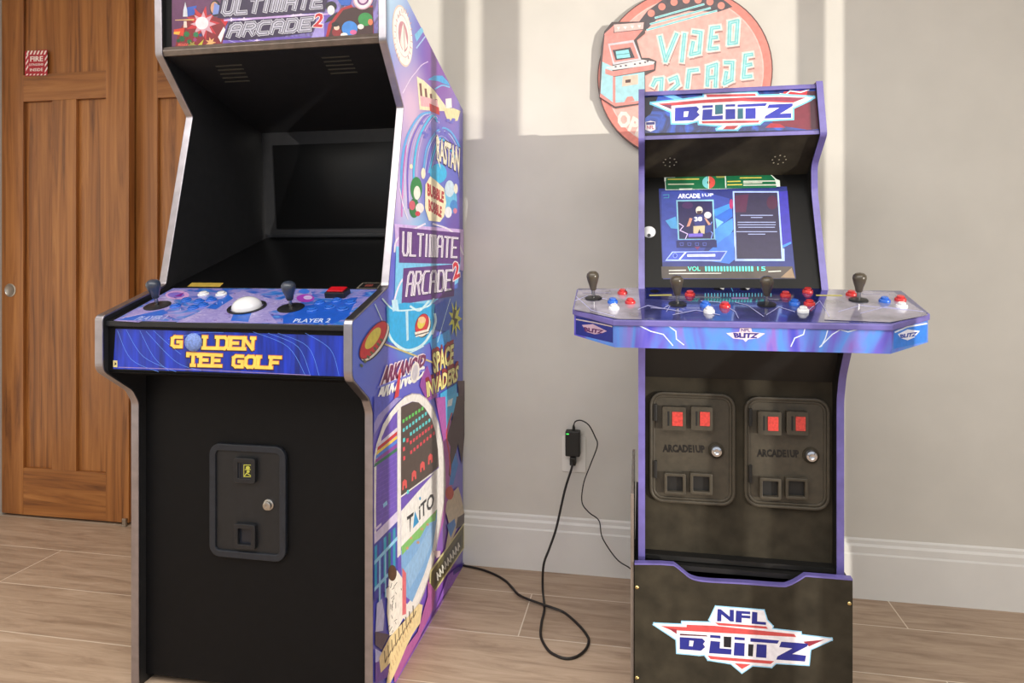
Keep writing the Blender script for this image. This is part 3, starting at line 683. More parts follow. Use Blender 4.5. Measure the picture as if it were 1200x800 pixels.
A.poly([(206, 142), (428, 162), (426, 275), (206, 270)], (96, 52, 130)); A.poly([(222, 290), (410, 275), (405, 390), (215, 420)], (96, 52, 130))
for t, q in (('ULTIMATE', [(222, 160), (418, 182), (414, 250), (220, 243)]), ('ARCADE', [(242, 304), (396, 297), (393, 366), (232, 390)])):
    block_text(A, t, q, [(8.5, (54, 28, 84), (1.5, 3)), (7, (244, 238, 250), (0, 0)), (1.5, (150, 120, 170), (0, 0))])
q = [(402, 272), (420, 268), (424, 318), (404, 330)]; A.text('2', q, (240, 220, 226), .09); A.text('2', q, (206, 44, 60), .04)
A.T(410, 350, 6.664)
A.poly([(280, 60), (420, 30), (660, 40), (640, 330), (470, 420), (290, 330)], (44, 168, 226))
A.poly([(660, 60), (760, 0), (800, 60), (770, 260), (670, 240)], (48, 92, 196)); A.poly([(620, 330), (770, 240), (790, 330), (640, 420)], (60, 150, 220))
for pts, w_ in (([(285, 235), (330, 330), (440, 400), (560, 360), (640, 250)], 18), ([(290, 260), (350, 360), (450, 420), (570, 370)], 8), ([(250, 0), (330, 80), (440, 90), (600, 60), (650, 0)], 12), ([(470, 60), (540, 90), (610, 20)], 16), ([(640, 270), (665, 180), (660, 120)], 18), ([(780, 0), (730, 170), (680, 340)], 4), ([(190, 40), (245, 165)], 6)):
    A.line(pts, w_, (206, 236, 250), False, True)
A.k += 1
A.line([(260, 350), (640, 495)], 13, (206, 190, 120))
A.polys([[(430, 100), (450, 95), (455, 320), (438, 330)], [(320, 10), (365, 5), (378, 85), (330, 100)]], (190, 226, 246))
def saucer(cx, cy, rx, ry, rot, ry2):
    A.ell(cx+14, cy+18, rx, ry, (46, 40, 44), rot); A.ell(cx+9, cy+11, rx, ry*.98, (236, 230, 214), rot); A.ell(cx, cy, rx, ry*.94, (120, 30, 44), rot); A.ell(cx, cy, rx*.95, ry*.86, (206, 48, 56), rot); A.ell(cx-4, cy-14, rx*.56, ry*.54, (222, 206, 84), rot)
saucer(178, 322, 175, 72, -57, 1); saucer(558, 200, 88, 54, -72, 1)
for i in range(7): A.ell(85+i*26, 520-i*33, 10, 16, (96, 106, 70), -40, 10, lift=False)
A.k += 1
A.poly([(500, 262), (610, 235), (612, 268), (510, 300)], (240, 232, 220)); A.line([(505, 285), (612, 256)], 8, (60, 40, 50))
A.ell(558, 165, 30, 26, (240, 200, 150))
A.poly(star(818, 155, 150, 66, 9, .36, 1), (214, 214, 84)); A.poly([(805, 80), (828, 90), (815, 150), (840, 160), (812, 230), (808, 170), (795, 160)], (70, 60, 40))
A.poly([(555, 600), (600, 520), (680, 760), (600, 800), (540, 680)], (150, 70, 160)); A.poly([(700, 740), (830, 660), (830, 800), (700, 800)], (56, 170, 226)); A.poly([(835, 640), (900, 640), (905, 800), (850, 800)], (80, 50, 64))
q = [(266, 542), (592, 432), (575, 520), (240, 668)]
A.text('ARKANOID', [(240, 650), (585, 520), (560, 610), (205, 790)], whi, .06)
A.text('ARKANOID', q, (236, 214, 226), .09, (-6, -4)); A.text('ARKANOID', q, (116, 34, 84), .06)
A.line([(215, 690), (575, 555)], 16, (126, 130, 220)); A.ell(503, 575, 34, 84, (230, 222, 216), 8); A.ell(503, 575, 22, 62, (196, 190, 200), 8)
A.poly([(380, 550), (395, 545), (375, 760), (340, 780)], (206, 60, 70))
for t, q in (('SPACE', [(640, 432), (806, 358), (800, 500), (652, 578)]), ('INVADERS', [(592, 655), (846, 520), (832, 640), (600, 765)])):
    A.text(t, q, (150, 30, 40), .07, (-4, -28)); A.text(t, q, (60, 40, 30), .07); A.text(t, q, (244, 232, 150), .035)
# big ring picture
A.T(425, 460, 6.664)
A.poly([(82, 30), (230, 30), (80, 320)], (92, 96, 200)); A.poly([(82, 330), (170, 170), (300, 40), (250, 40), (110, 180), (82, 240)], (160, 150, 210))
A.poly([(560, 40), (640, 30), (705, 300), (700, 700), (630, 1000), (480, 1480), (380, 1700), (380, 1600), (600, 900), (640, 600), (620, 350)], (176, 86, 170))
A.poly([(640, 30), (740, 0), (745, 90), (700, 160), (650, 300)], (70, 180, 232)); A.poly([(660, 60), (700, 40), (690, 100), (655, 110)], (226, 236, 240))
A.poly([(730, 30), (790, 20), (790, 330), (770, 560), (740, 400), (700, 560), (690, 680), (665, 640), (680, 420), (650, 350), (700, 180)], (66, 34, 44)); A.line([(690, 160), (650, 320), (670, 480), (680, 640)], 10, (206, 60, 60), smooth=True)
A.poly([(690, 560), (720, 470), (740, 560), (700, 720), (670, 720)], (50, 130, 210)); 
ring_o = [(82, 500), (100, 400), (150, 250), (200, 165), (260, 90), (320, 35), (380, 8), (440, 12), (490, 45), (540, 115), (585, 235), (618, 400), (635, 560), (640, 720), (630, 850), (600, 1035), (545, 1330), (470, 1560), (432, 1650), (380, 1745), (330, 1780), (180, 1600), (82, 1300)]
ring_i = [(140, 350), (175, 270), (230, 180), (300, 105), (380, 68), (430, 75), (480, 120), (530, 200), (560, 300), (580, 440), (588, 580), (585, 720), (575, 850), (545, 1030), (490, 1290), (430, 1480), (385, 1590), (340, 1650), (200, 1500), (100, 1250), (95, 900), (100, 560)]
A.poly(ring_o, (240, 234, 230)); A.line(ring_o[5:20], 8, (190, 176, 180)); A.poly(ring_i, (112, 84, 186))
for i in range(18): A.line([(95, 430+i*36), (268, 330+i*36)], 2, (146, 110, 206), False)
A.k += 1
for i, c_ in enumerate(((204, 50, 50), (240, 206, 90), (80, 130, 220), (150, 70, 160), (60, 120, 90))): A.poly([(110-i*6, 425+i*32), (262, 300+i*32), (262, 326+i*32), (104-i*6, 455+i*32)], c_, False)
A.k += 1
A.poly([(110, 400), (262, 270), (262, 300), (105, 428)], (226, 214, 232)); A.poly([(150, 870), (180, 840), (186, 870), (155, 898)], (150, 206, 244))
# lower-left building
A.T(425, 570, 6.664)
A.poly([(82, 380), (268, 190), (268, 700), (82, 900)], (70, 70, 170)); A.poly([(82, 370), (268, 185), (268, 265), (82, 450)], (220, 206, 236)); A.poly([(82, 330), (138, 280), (138, 300), (82, 352)], (220, 206, 236))
for i in range(5): A.poly([(84+i*36, 470-i*34), (104+i*36, 450-i*34), (104+i*36, 790-i*30), (84+i*36, 820-i*30)], ((42, 160, 206), (60, 96, 190), (50, 180, 214), (40, 110, 110), (48, 150, 180))[i], False)
A.k += 1
A.polys([[(82, 580), (268, 380), (268, 410), (82, 612)], [(82, 790), (200, 660), (200, 690), (82, 820)], [(118, 560), (132, 545), (132, 900), (118, 910)], [(165, 510), (176, 500), (176, 860), (165, 870)]], (150, 206, 240))
# pond, grass, name card, game screen
A.poly([(292, 500), (575, 160), (572, 260), (540, 480), (470, 690), (380, 900), (300, 830)], (130, 176, 224)); A.poly([(320, 640), (420, 500), (520, 300), (540, 420), (460, 620), (360, 800)], (150, 190, 230))
A.poly([(292, 455), (575, 165), (560, 262), (500, 290), (440, 400), (400, 420), (330, 500), (300, 535)], (134, 196, 110)); A.polys([star(x, y, 16, 8, 5) for x, y in ((455, 330), (500, 295), (370, 400), (425, 435), (340, 480), (545, 200))], (206, 150, 110))
A.poly([(292, 190), (440, 20), (590, -150), (590, 100), (575, 175), (292, 470)], (242, 238, 234))
A.text('T', [(340, 240), (388, 205), (370, 340), (355, 355)], (44, 44, 48), .03); A.poly([(400, 190), (432, 275), (385, 325)], (44, 150, 206))
A.text('iTO', [(432, 150), (548, 40), (548, 150), (435, 258)], (44, 44, 48), .025); A.ell(440, 92, 7, 14, (44, 150, 206), lift=True)
A.T(425, 460, 6.664)
A.poly([(290, 112), (380, 70), (430, 76), (480, 122), (530, 205), (560, 300), (580, 440), (588, 575), (440, 700), (365, 770), (290, 800)], (84, 70, 64))
A.line([(290, 812), (590, 590)], 10, (240, 236, 230)); A.poly([(262, 150), (290, 110), (290, 1260), (262, 1290)], (236, 230, 228))
for (x0_, y0_), (x1_, y1_), n_, c_ in (((310, 222), (458, 125), 7, (96, 206, 96)), ((312, 292), (485, 165), 8, (90, 210, 214)), ((368, 322), (512, 218), 7, (90, 210, 214)), ((368, 388), (532, 265), 8, (222, 70, 84)), ((370, 465), (548, 318), 8, (222, 70, 84))):
    for i in range(n_):
        t = i/(n_-1); x, y = x0_+(x1_-x0_)*t, y0_+(y1_-y0_)*t; A.poly([(x-7, y-11), (x+8, y-19), (x+8, y+7), (x-7, y+16)], c_, False)
for x, y, c_ in ((314, 370, (90, 210, 214)), (314, 440, (222, 70, 84)), (316, 512, (222, 70, 84)), (342, 372, (222, 70, 84)), (345, 775, (90, 210, 214))): A.poly([(x-8, y-14), (x+8, y-20), (x+8, y+10), (x-8, y+18)], c_, False)
A.k += 1
for x, y in ((318, 720), (392, 650), (458, 580), (520, 520)): A.poly([(x-18, y+42), (x-16, y-22), (x, y-46), (x+18, y-36), (x+20, y+20), (x+8, y+28), (x+6, y+2), (x-6, y+8), (x-6, y+36)], (224, 86, 84), False)
A.k += 1
# people silhouettes, game-title boards and the flaming plank lettering at the bottom
A.T(425, 570, 6.664)
A.poly([(650, 120), (700, 40), (740, 0), (765, 90), (790, 220), (740, 300), (690, 420), (640, 480), (670, 300), (640, 190)], (206, 186, 160)); A.ell(672, 50, 32, 52, (196, 72, 50)); A.poly([(650, 300), (710, 250), (720, 300), (680, 400)], (70, 130, 205)); A.poly([(735, 240), (800, 200), (795, 290), (720, 330)], (70, 50, 50))
A.poly([(540, 500), (600, 500), (600, 540), (570, 560)], (226, 196, 200))
sign_q = [(518, 655), (790, 275), (785, 480), (640, 700), (505, 900)]
A.poly(sign_q, (206, 196, 140)); A.poly([(528, 668), (782, 300), (778, 475), (636, 685), (515, 870)], (96, 88, 52)); A.poly([(555, 680), (765, 370), (762, 470), (640, 650), (550, 790)], (60, 56, 40))
for i in range(9): A.line([(580+i*20, 730-i*29), (572+i*21, 672-i*29), (590+i*20, 700-i*29)], 8, (236, 232, 220), False)
A.k += 1
A.poly([(660, 690), (785, 590), (780, 640), (700, 760), (600, 880), (560, 960)], (150, 96, 200)); A.poly([(700, 650), (785, 590), (775, 640), (700, 690)], (60, 40, 150))
A.T(425, 680, 6.664)
A.poly([(180, 250), (190, 30), (200, -60), (260, -80), (300, -20), (310, 290), (250, 400), (200, 430)], (240, 232, 222)); A.ell(222, -60, 34, 62, (84, 56, 40)); A.poly([(300, -100), (330, -60), (330, 260), (300, 270)], (222, 110, 120))
for i in range(22):
    x, y = random.uniform(190, 300), random.uniform(-40, 400); A.line([(x, y), (x+random.uniform(-26, 8), y+random.uniform(10, 46))], 4, (70, 60, 56), False)
A.k += 1
A.poly([(100, 180), (140, 140), (160, 260), (150, 390), (90, 400)], (200, 200, 240)); A.poly([(88, 400), (200, 420), (140, 540), (88, 500)], (90, 76, 96)); A.poly([(88, 530), (140, 560), (110, 640), (88, 640)], (190, 190, 240)); A.poly([(88, 640), (200, 590), (190, 750), (88, 800)], (104, 64, 170))
A.poly([(240, 640), (420, 400), (500, 120), (500, 0), (560, 80), (540, 220), (430, 460), (300, 690), (255, 790), (235, 790)], (176, 92, 158)); A.poly([(240, 800), (330, 640), (430, 470), (560, 250), (700, 20), (690, 60), (560, 330), (420, 560), (300, 760)], (140, 84, 190))
A.poly([(118, 600), (200, 440), (330, 300), (430, 180), (460, 190), (440, 330), (380, 420), (330, 520), (280, 640), (235, 740), (205, 800), (175, 800), (205, 640), (130, 720)], (236, 212, 160))
for i in range(9):
    x, y = 160+i*28, 610-i*44; A.line([(x, y-60), (x+4, y+30), (x+22, y-20)], 6, (70, 50, 40), False)
A.k += 1
for i in range(12):
    x, y = 190+i*16, 690-i*36; A.line([(x, y), (x+10, y+40)], 4, (196, 150, 100), False)
A.k += 1
A.build('side_artwork', sideR)

# ================================================================ RIGHT CABINET (four-player) ON ITS RISER
X0, X1 = -.0048, .4875; TK = .016
purple = mat('purple_edge', (108, 99, 168), .35, 0, .06, 30, coat=.2)
bk2 = mat('black_vinyl_panel', (56, 51, 42), .7, 0, .16, 18, spec=.1)
bk_in = mat('black_inner_panel', (22, 21, 20), .5, 0, .1, 20, spec=.5)
cabR = thing('arcade_cabinet', 'slim four player football arcade cabinet with purple edges standing on a riser', 'arcade machine', (.2413, -.42, .385))
frB = [(-.738, .386), (-.738, .815), (-.757, .878), (-.799, .943), (-.800, .99), (-.600, 1.074), (-.489, 1.345), (-.486, 1.425), (-.586, 1.493), (-.540, 1.645)]
fB = fillet(frB, {1: .12, 2: .1, 5: .01, 6: .12, 7: .04, 8: .012})
profB = fB + [(-.30, 1.645), (-.13, 1.50), (-.13, .386)]
pB = []
for xa in (X0, X1-TK):
    s_ = MB().prism([(xa, y, z) for y, z in profB], (TK, 0, 0)).build('side_panel', bk_in, cabR)
    edge_strip(fB, xa-.0005, xa+TK+.0005, .003, 1).build('edge_moulding', purple, s_); pB.append(s_)
bx0, bx1 = X0+TK, X1-TK
MB().prism([(bx0, -.535, 1.640), (bx0, -.31, 1.640), (bx0, -.31, 1.628), (bx0, -.535, 1.628)], (bx1-bx0, 0, 0)).build('top_panel', purple, cabR)
MB().prism([(bx0, -.30, 1.640), (bx0, -.135, 1.49), (bx0, -.135, .39), (bx0, -.145, .39), (bx0, -.145, 1.485), (bx0, -.31, 1.630)], (bx1-bx0, 0, 0)).build('back_panel', bk_in, cabR)
# marquee panel tilted with the side edge
mt0 = Vector((0, -.534, 1.640)); mb0 = Vector((0, -.578, 1.496)); md = (mt0-mb0).normalized(); mn = Vector((0, -md.z, md.y)).normalized()
def along(t): return mb0 + (mt0-mb0)*t
m_ = MB(); a, b = along(.06)+mn*-.006, along(.97)+mn*-.006
m_.prism([(bx0, a.y, a.z), (bx0, b.y, b.z), (bx0, b.y+.01, b.z), (bx0, a.y+.01, a.z)], (bx1-bx0, 0, 0)); mqB = m_.build('marquee', bk_in, cabR)
for t0, t1, nm in ((-.01, .07, 'marquee_rail'), (.915, 1.0, 'marquee_rail')):
    a, b = along(t0), along(t1); m_ = MB(); m_.prism([(bx0, a.y, a.z), (bx0, b.y, b.z), (bx0, b.y+.012, b.z+.003), (bx0, a.y+.012, a.z+.003)], (bx1-bx0, 0, 0)); m_.build(nm, purple, cabR, bevel=.001)
A = Art(along(.5)+mn*-.006, mn, .0002); cyn = (120, 214, 246)
mqp = multi('marquee_navy', [(18, 28, 70), (28, 60, 160), (22, 36, 96), (36, 84, 196), (24, 24, 60)], 8, (1, 1, 1), .3, .3)
A.poly([(756, 108.5), (961, 98.5), (963.5, 152), (756, 156)], mqp)
A.T(730, 90, 4.615)
A.poly([(740, 98), (1000, 78), (1060, 76), (1075, 282), (1000, 286), (820, 260), (760, 180)], (120, 40, 58)); A.poly([(1010, 78), (1066, 76), (1078, 282), (1018, 284)], (78, 32, 52))  # darker strip at the right end paints the shade on the marquee
A.poly([(115, 110), (190, 105), (150, 200), (110, 230)], (28, 26, 44)); A.poly([(870, 80), (1000, 72), (990, 105), (900, 118), (860, 105)], (206, 48, 56)); A.poly([(770, 275), (800, 250), (850, 255), (880, 275)], (170, 44, 60))
A.poly([(200, 95), (260, 92), (330, 120), (430, 108), (430, 130), (310, 132), (240, 110)], (110, 180, 236)); A.line([(1005, 70), (960, 84), (905, 76), (880, 96), (850, 92)], 7, (240, 232, 238))
lo = [(152, 143), (300, 128), (440, 110), (438, 90), (722, 86), (732, 104), (860, 100), (1032, 110), (1010, 125), (918, 168), (918, 226), (762, 234), (740, 252), (640, 262), (618, 284), (508, 284), (540, 264), (412, 254), (410, 236), (345, 250), (266, 250), (262, 188)]
def logo_marq():
    A.line(lo+[lo[0]], 16, cyn); A.poly(lo, (240, 238, 246))
    A.polys([[(190, 146), (440, 124), (640, 112), (860, 108), (985, 114), (920, 140), (640, 132), (430, 142), (230, 160)], [(450, 96), (715, 92), (720, 104), (455, 110)], [(425, 240), (740, 236), (732, 248), (430, 252)], [(560, 266), (625, 264), (600, 284), (540, 284)]], (198, 70, 78))
    A.poly([(205, 152), (262, 150), (262, 176)], (110, 60, 90)); A.poly([(640, 112), (985, 112), (930, 134), (700, 124)], (150, 60, 84))
    dkb = (44, 52, 172)
    A.polys([[(282, 168), (398, 160), (412, 174), (400, 190), (415, 206), (380, 236), (280, 240)], [(432, 178), (484, 175), (482, 212), (540, 208), (540, 230), (428, 235)], [(430, 156), (486, 153), (486, 166), (430, 170)], [(555, 176), (607, 174), (607, 228), (555, 231)], [(555, 150), (607, 148), (607, 160), (555, 162)],
             [(620, 150), (780, 142), (770, 158), (620, 164)], [(662, 171), (718, 168), (718, 226), (662, 228)], [(790, 150), (918, 144), (918, 158), (850, 200), (910, 196), (910, 222), (765, 226), (770, 212), (845, 168), (780, 170)]], dkb)
    A.polys([[(498, 152), (540, 150), (540, 200), (498, 204)], [(620, 172), (650, 170), (650, 226), (620, 228)]], (40, 110, 130)); A.polys([[(330, 188), (356, 186), (350, 216), (328, 218)]], (240, 238, 246))
logo_marq()
A.poly([(122, 245), (148, 238), (175, 243), (176, 285), (150, 297), (122, 286)], (232, 226, 236)); A.poly([(125, 246), (172, 244), (172, 258), (126, 260)], (58, 56, 130)); A.text('NFL', [(130, 264), (168, 263), (168, 282), (130, 283)], (190, 50, 66), .02)
A.build('marquee_artwork', mqB)
# hood / speaker panel
h0, h1 = Vector((0, -.574, 1.494)), Vector((0, -.437, 1.405)); hd = (h1-h0).normalized(); hnB = Vector((0, hd.z, -hd.y)).normalized()
if hnB.z > 0: hnB = -hnB
hoB = MB().prism([(bx0, h0.y, h0.z), (bx0, h1.y, h1.z), (bx0, h1.y, h1.z+.012), (bx0, h0.y, h0.z+.012)], (bx1-bx0, 0, 0)).build('speaker_panel', bk2, cabR)
hole = mat('grille_hole_glint', (200, 190, 160), .4, .3)
for cxp, cyp in ((785, 190), (913, 187)):
    gm = MB(); c_ = hit(cxp, cyp, h0, hnB)
    for k in range(9):
        r_ = 0 if k == 8 else .018; a = k*math.pi/4
        cc = c_ + X_*r_*math.cos(a) + hd*r_*math.sin(a); gm.lathe([(.0022, -.0005), (.0022, .0006), (.0012, .0007)], cc, hnB, 8)
    gm.build('speaker_grille', hole, hoB)
# bezel and screen
b0, b1 = Vector((0, -.588, 1.082)), Vector((0, -.437, 1.405)); bd = (b1-b0).normalized(); bn = Vector((0, -bd.z, bd.y)).normalized()
bez = MB().prism([(bx0, b0.y, b0.z), (bx0, b1.y, b1.z), (bx0, b1.y+.012, b1.z), (bx0, b0.y+.012, b0.z)], (bx1-bx0, 0, 0)).build('screen_bezel', mat('black_acrylic_bezel', (16, 15, 14), .35, 0, .1, 12, spec=.2), cabR)
A = Art(b0, bn, .00025)
EM = .55
def glow(c): return ink(c, .3, EM)
A.poly([(772, 221), (922, 218.5), (932.5, 326.5), (777, 327)], glow((34, 42, 104)))
A.T(770, 200, 6.153)
A.poly([(30, 150), (300, 140), (520, 200), (540, 320), (430, 420), (300, 640), (40, 660)], glow((48, 62, 140))); A.poly([(880, 150), (940, 145), (970, 520), (900, 545)], glow((52, 46, 150)))
for pts, c_ in (([(410, 280), (540, 230), (545, 260), (420, 330)], (50, 120, 200)), ([(420, 330), (540, 265), (545, 330), (430, 420)], (36, 88, 176)), ([(420, 420), (545, 340), (550, 420), (500, 520), (420, 560)], (66, 130, 214)), ([(300, 640), (440, 520), (550, 440), (560, 640), (520, 670)], (60, 110, 200)), ([(900, 540), (965, 510), (968, 525), (900, 560)], (60, 120, 205)), ([(60, 360), (135, 330), (150, 420), (100, 415)], (70, 140, 190)), ([(420, 340), (480, 370), (430, 415)], (110, 170, 190))):
    A.poly(pts, glow(c_))
A.ell(535, 240, 14, 36, glow((150, 40, 90)))
A.poly([(30, 690), (975, 690), (998, 778), (35, 775)], ink((74, 64, 58), .3, .25)); A.poly([(890, 770), (970, 700), (992, 772)], ink((142, 118, 92), .3, .25))
A.text('ARCADE', [(155, 168), (305, 166), (310, 196), (152, 198)], glow((214, 216, 240)), .05); A.text('1UP', [(325, 166), (405, 164), (405, 184), (328, 186)], glow((190, 196, 230)), .04)
A.line([(45, 175), (85, 172), (84, 195), (48, 196)], 4, glow((60, 140, 150)))
A.poly([(138, 212), (408, 208), (420, 495), (150, 498)], glow((120, 170, 190))); A.poly([(148, 222), (398, 219), (410, 490), (160, 492)], glow((30, 22, 72)))
A.line([(160, 380), (190, 400), (165, 430), (220, 455), (205, 490)], 6, glow((200, 180, 220)), False); A.line([(395, 370), (370, 420), (400, 450), (390, 490)], 6, glow((120, 150, 230)), False); A.k += 1
A.ell(220, 250, 40, 24, glow((60, 26, 80)))
# generic football player picture
A.poly([(255, 340), (290, 318), (330, 318), (352, 350), (345, 400), (275, 400)], glow((42, 46, 110))); A.poly([(262, 400), (345, 395), (342, 455), (318, 450), (305, 420), (290, 460), (262, 450)], glow((196, 176, 140)))
A.ell(304, 285, 25, 28, glow((216, 206, 190))); A.poly([(285, 292), (325, 288), (318, 312), (292, 314)], glow((70, 46, 50))); A.text('38', [(270, 335), (322, 333), (322, 362), (272, 364)], glow((226, 226, 236)), .05)
A.poly([(235, 340), (255, 345), (235, 400), (212, 405)], glow((190, 130, 110))); A.poly([(340, 340), (355, 345), (395, 395), (380, 410)], glow((190, 140, 120))); A.ell(365, 320, 26, 24, glow((206, 200, 206))); A.poly([(350, 400), (395, 385), (390, 440), (350, 450)], glow((40, 50, 120)))
A.poly([(225, 455), (330, 450), (330, 475), (228, 478)], glow((110, 90, 190)))
A.poly([(138, 505), (428, 500), (432, 552), (140, 556)], glow((24, 26, 84))); 
for i in range(4): A.line([(165+i*55, 520), (190+i*55, 520), (188+i*55, 540), (168+i*55, 540), (165+i*55, 520)], 4, glow((70, 80, 160)), False)
A.k += 1
A.poly([(270, 548), (312, 548), (291, 572)], glow((110, 40, 90)))
A.poly([(108, 584), (508, 578), (460, 654), (58, 650)], glow((150, 170, 235))); A.poly([(114, 590), (495, 585), (456, 642), (72, 640)], glow((58, 76, 170))); A.poly([(200, 588), (214, 588), (168, 640), (155, 640)], glow((200, 210, 245))); A.ell(130, 612, 16, 18, glow((120, 140, 220))); A.ell(130, 612, 12, 14, glow((40, 56, 150)))
A.line([(225, 612), (290, 611)], 18, glow((216, 222, 240)), False); A.line([(305, 611), (340, 611)], 18, glow((216, 222, 240)), False); A.line([(355, 611), (412, 610)], 18, glow((216, 222, 240))); A.line([(222, 612), (414, 610)], 3, glow((58, 76, 170)))
A.poly([(545, 148), (876, 148), (905, 560), (918, 562), (920, 652), (562, 652), (560, 560), (556, 540)], glow((150, 170, 225))); A.poly([(556, 158), (866, 158), (898, 636), (574, 636)], glow((40, 34, 62)))
A.poly([(560, 180), (660, 170), (640, 300), (565, 300)], glow((72, 30, 60))); A.ell(830, 230, 40, 50, glow((66, 28, 54))); 
for y0_, n_, w_ in ((322, 1, 230), (338, 1, 80), (372, 1, 270), (390, 1, 270), (408, 1, 260), (440, 1, 290), (458, 1, 120)): A.line([(718-w_/2, y0_), (718+w_/2, y0_)], 5, glow((150, 160, 200)), False)
A.k += 1
A.text('VOL', [(222, 692), (310, 690), (312, 722), (222, 724)], ink((80, 220, 190), .3, .9), .01)
for i in range(16): A.poly([(345+i*22.2, 690), (358+i*22.2, 690), (360+i*22.2, 725), (347+i*22.2, 725)], ink((90, 226, 200), .3, .9), False)
A.k += 1
A.text('15', [(722, 692), (780, 692), (782, 722), (724, 722)], ink((80, 220, 190), .3, .9), .01)
A.line([(88, 720), (205, 718)], 8, glow((190, 190, 180)), False); A.line([(88, 742), (460, 740)], 7, glow((196, 196, 186)), False); A.line([(805, 728), (890, 724)], 8, glow((180, 180, 170)), False); A.k += 1
A.build('screen', bez)
A = Art(b0, bn, .0004).T(770, 200, 6.153); grn = ink((18, 104, 66), .35)
A.poly([(55, 40), (485, 32), (820, 25), (860, 60), (885, 70), (888, 125), (500, 132), (60, 140)], ink((220, 232, 222))); A.poly([(60, 45), (488, 37), (492, 128), (64, 135)], grn); A.poly([(496, 36), (818, 29), (850, 62), (862, 122), (500, 127)], grn)
A.polys([[(52, 36), (135, 36), (130, 48), (66, 50), (64, 75), (52, 76)], [(160, 128), (255, 127), (250, 138), (160, 140)]], (232, 236, 226)); A.poly([(420, 35), (490, 34), (488, 50), (430, 52)], (150, 150, 80))
A.ell(372, 84, 46, 44, (214, 84, 76), a0=-90, a1=90, n=20); A.ell(372, 84, 46, 44, (120, 200, 206), a0=90, a1=270, n=20); A.ell(372, 84, 11, 12, (24, 24, 28)); A.line([(372, 42), (372, 128)], 6, (236, 232, 200))
for x_, y_, w_, c_ in ((80, 62, 220, (226, 206, 90)), (82, 98, 180, (214, 220, 190)), (600, 52, 150, (226, 206, 90)), (510, 78, 90, (226, 206, 90)), (625, 76, 230, (222, 224, 210)), (510, 102, 100, (226, 206, 90)), (625, 104, 230, (222, 224, 210)), (625, 88, 130, (222, 224, 210))): A.line([(x_, y_), (x_+w_, y_-2)], 8, c_, False)
A.k += 1
A.build('instruction_strip', bez)
c_ = hit(760.5, 272, b0, bn)
sk = MB().lathe([(.0185, .0003), (.0185, .002), (.016, .004), (0, .0045)], c_, bn, 28).build('round_badge', btn_white, bez, True)
MB().lathe([(.005, .0035), (.005, .0055), (0, .006)], hit(760.5, 276.5, b0, bn), bn, 14).build('badge_dot', plastic, sk, True)
# ---- control deck
DY0, DZ0, DY1, DZ1 = -.60, 1.0765, -.865, 1.0135
ds = (DZ1-DZ0)/(DY1-DY0)
def dz(y): return DZ0 + (y-DY0)*ds
dn = Vector((0, -ds, 1)).normalized(); dp = Vector((0, DY0, DZ0))
outl = [(-.1765, -.602), (-.1705, -.785), (-.064, -.866), (.5545, -.866), (.662, -.785), (.668, -.602), (X1-TK-.0005, -.602), (X1-TK-.0005, -.588), (X0+TK+.0005, -.588), (X0+TK+.0005, -.602)]
def shrink(p, d): 
    cx_, cy_ = .2455, -.73; return (cx_+(p[0]-cx_)*(1-d/.42), cy_+(p[1]-cy_)*(1-d/.135) if p[1] < -.61 else p[1])
deck_top = mat('clear_acrylic_over_print', (58, 62, 118), .16, 0, .3, 16, coat=1.0)
fpur = multi('deck_fascia_print', [(52, 62, 186), (104, 92, 196), (84, 140, 222), (138, 106, 198), (70, 84, 200)], 5.5, (1.6, 1, .4), .35, .3)
deck = MB().prism([(x, y, dz(y)-.014) for x, y in outl], (0, 0, .014)).build('control_deck', purple, cabR, bevel=.002)
wing = MB().prism([(shrink(p, .004)[0], shrink(p, .004)[1], dz(p[1])-.066) for p in outl[:6]], (0, 0, .052)).build('deck_fascia', [fpur], deck)
MB().prism([(shrink(p, .004)[0], shrink(p, .004)[1], dz(p[1])+.0002) for p in outl[:6]], (0, 0, .002)).build('deck_overlay', deck_top, deck)
dpt = dp + Vector((0, 0, .0022))
A = Art(dpt, dn, .0002)
gv = mat('deck_wing_reflection', (146, 142, 160), .16, 0, .2, 16, coat=1.0)  # pale grey paints the reflection on the deck wings
A.poly([(677.5, 340), (748, 336.5), (752, 374), (724, 373.5), (672.5, 362.5)], gv); A.poly([(970, 338.5), (1048, 342), (1088, 369), (1043, 377.5), (966, 374.5)], gv)
A.poly([(757, 334.5), (963, 333), (962, 352), (757, 350)], mat('deck_print_navy', (24, 32, 92), .16, 0, .3, 20, coat=1.0))
A.T(660, 310, 5.4545); ly = (176, 176, 220)
for pts in ([(85, 205), (180, 290), (330, 330)], [(480, 285), (540, 260), (640, 280), (760, 300)], [(700, 320), (850, 290), (1000, 320)], [(75, 230), (150, 200), (280, 220)], [(560, 275), (640, 280), (690, 250), (660, 300)], [(880, 230), (1000, 240), (1100, 300), (1120, 340)], [(1100, 240), (1180, 260), (1280, 330)], [(1300, 320), (1380, 270), (1480, 300)], [(1560, 300), (1640, 230), (1700, 330)], [(1760, 300), (1900, 260), (2200, 290)], [(1900, 310), (2060, 270), (2300, 300)]):
    A.line(pts, 4, ly, False)
A.k += 1
for i in range(22): A.poly([(905+i*20, 182), (911+i*20, 182), (911+i*20, 205), (905+i*20, 205)], (96, 190, 206), False)
A.k += 1
A.ell(585, 170, 30, 11, (14, 14, 18)); A.line([(555, 196), (690, 194)], 9, (190, 180, 90)); A.line([(1620, 196), (1780, 198)], 9, (190, 180, 90)); A.line([(1080, 215), (1180, 215)], 10, (150, 110, 170))
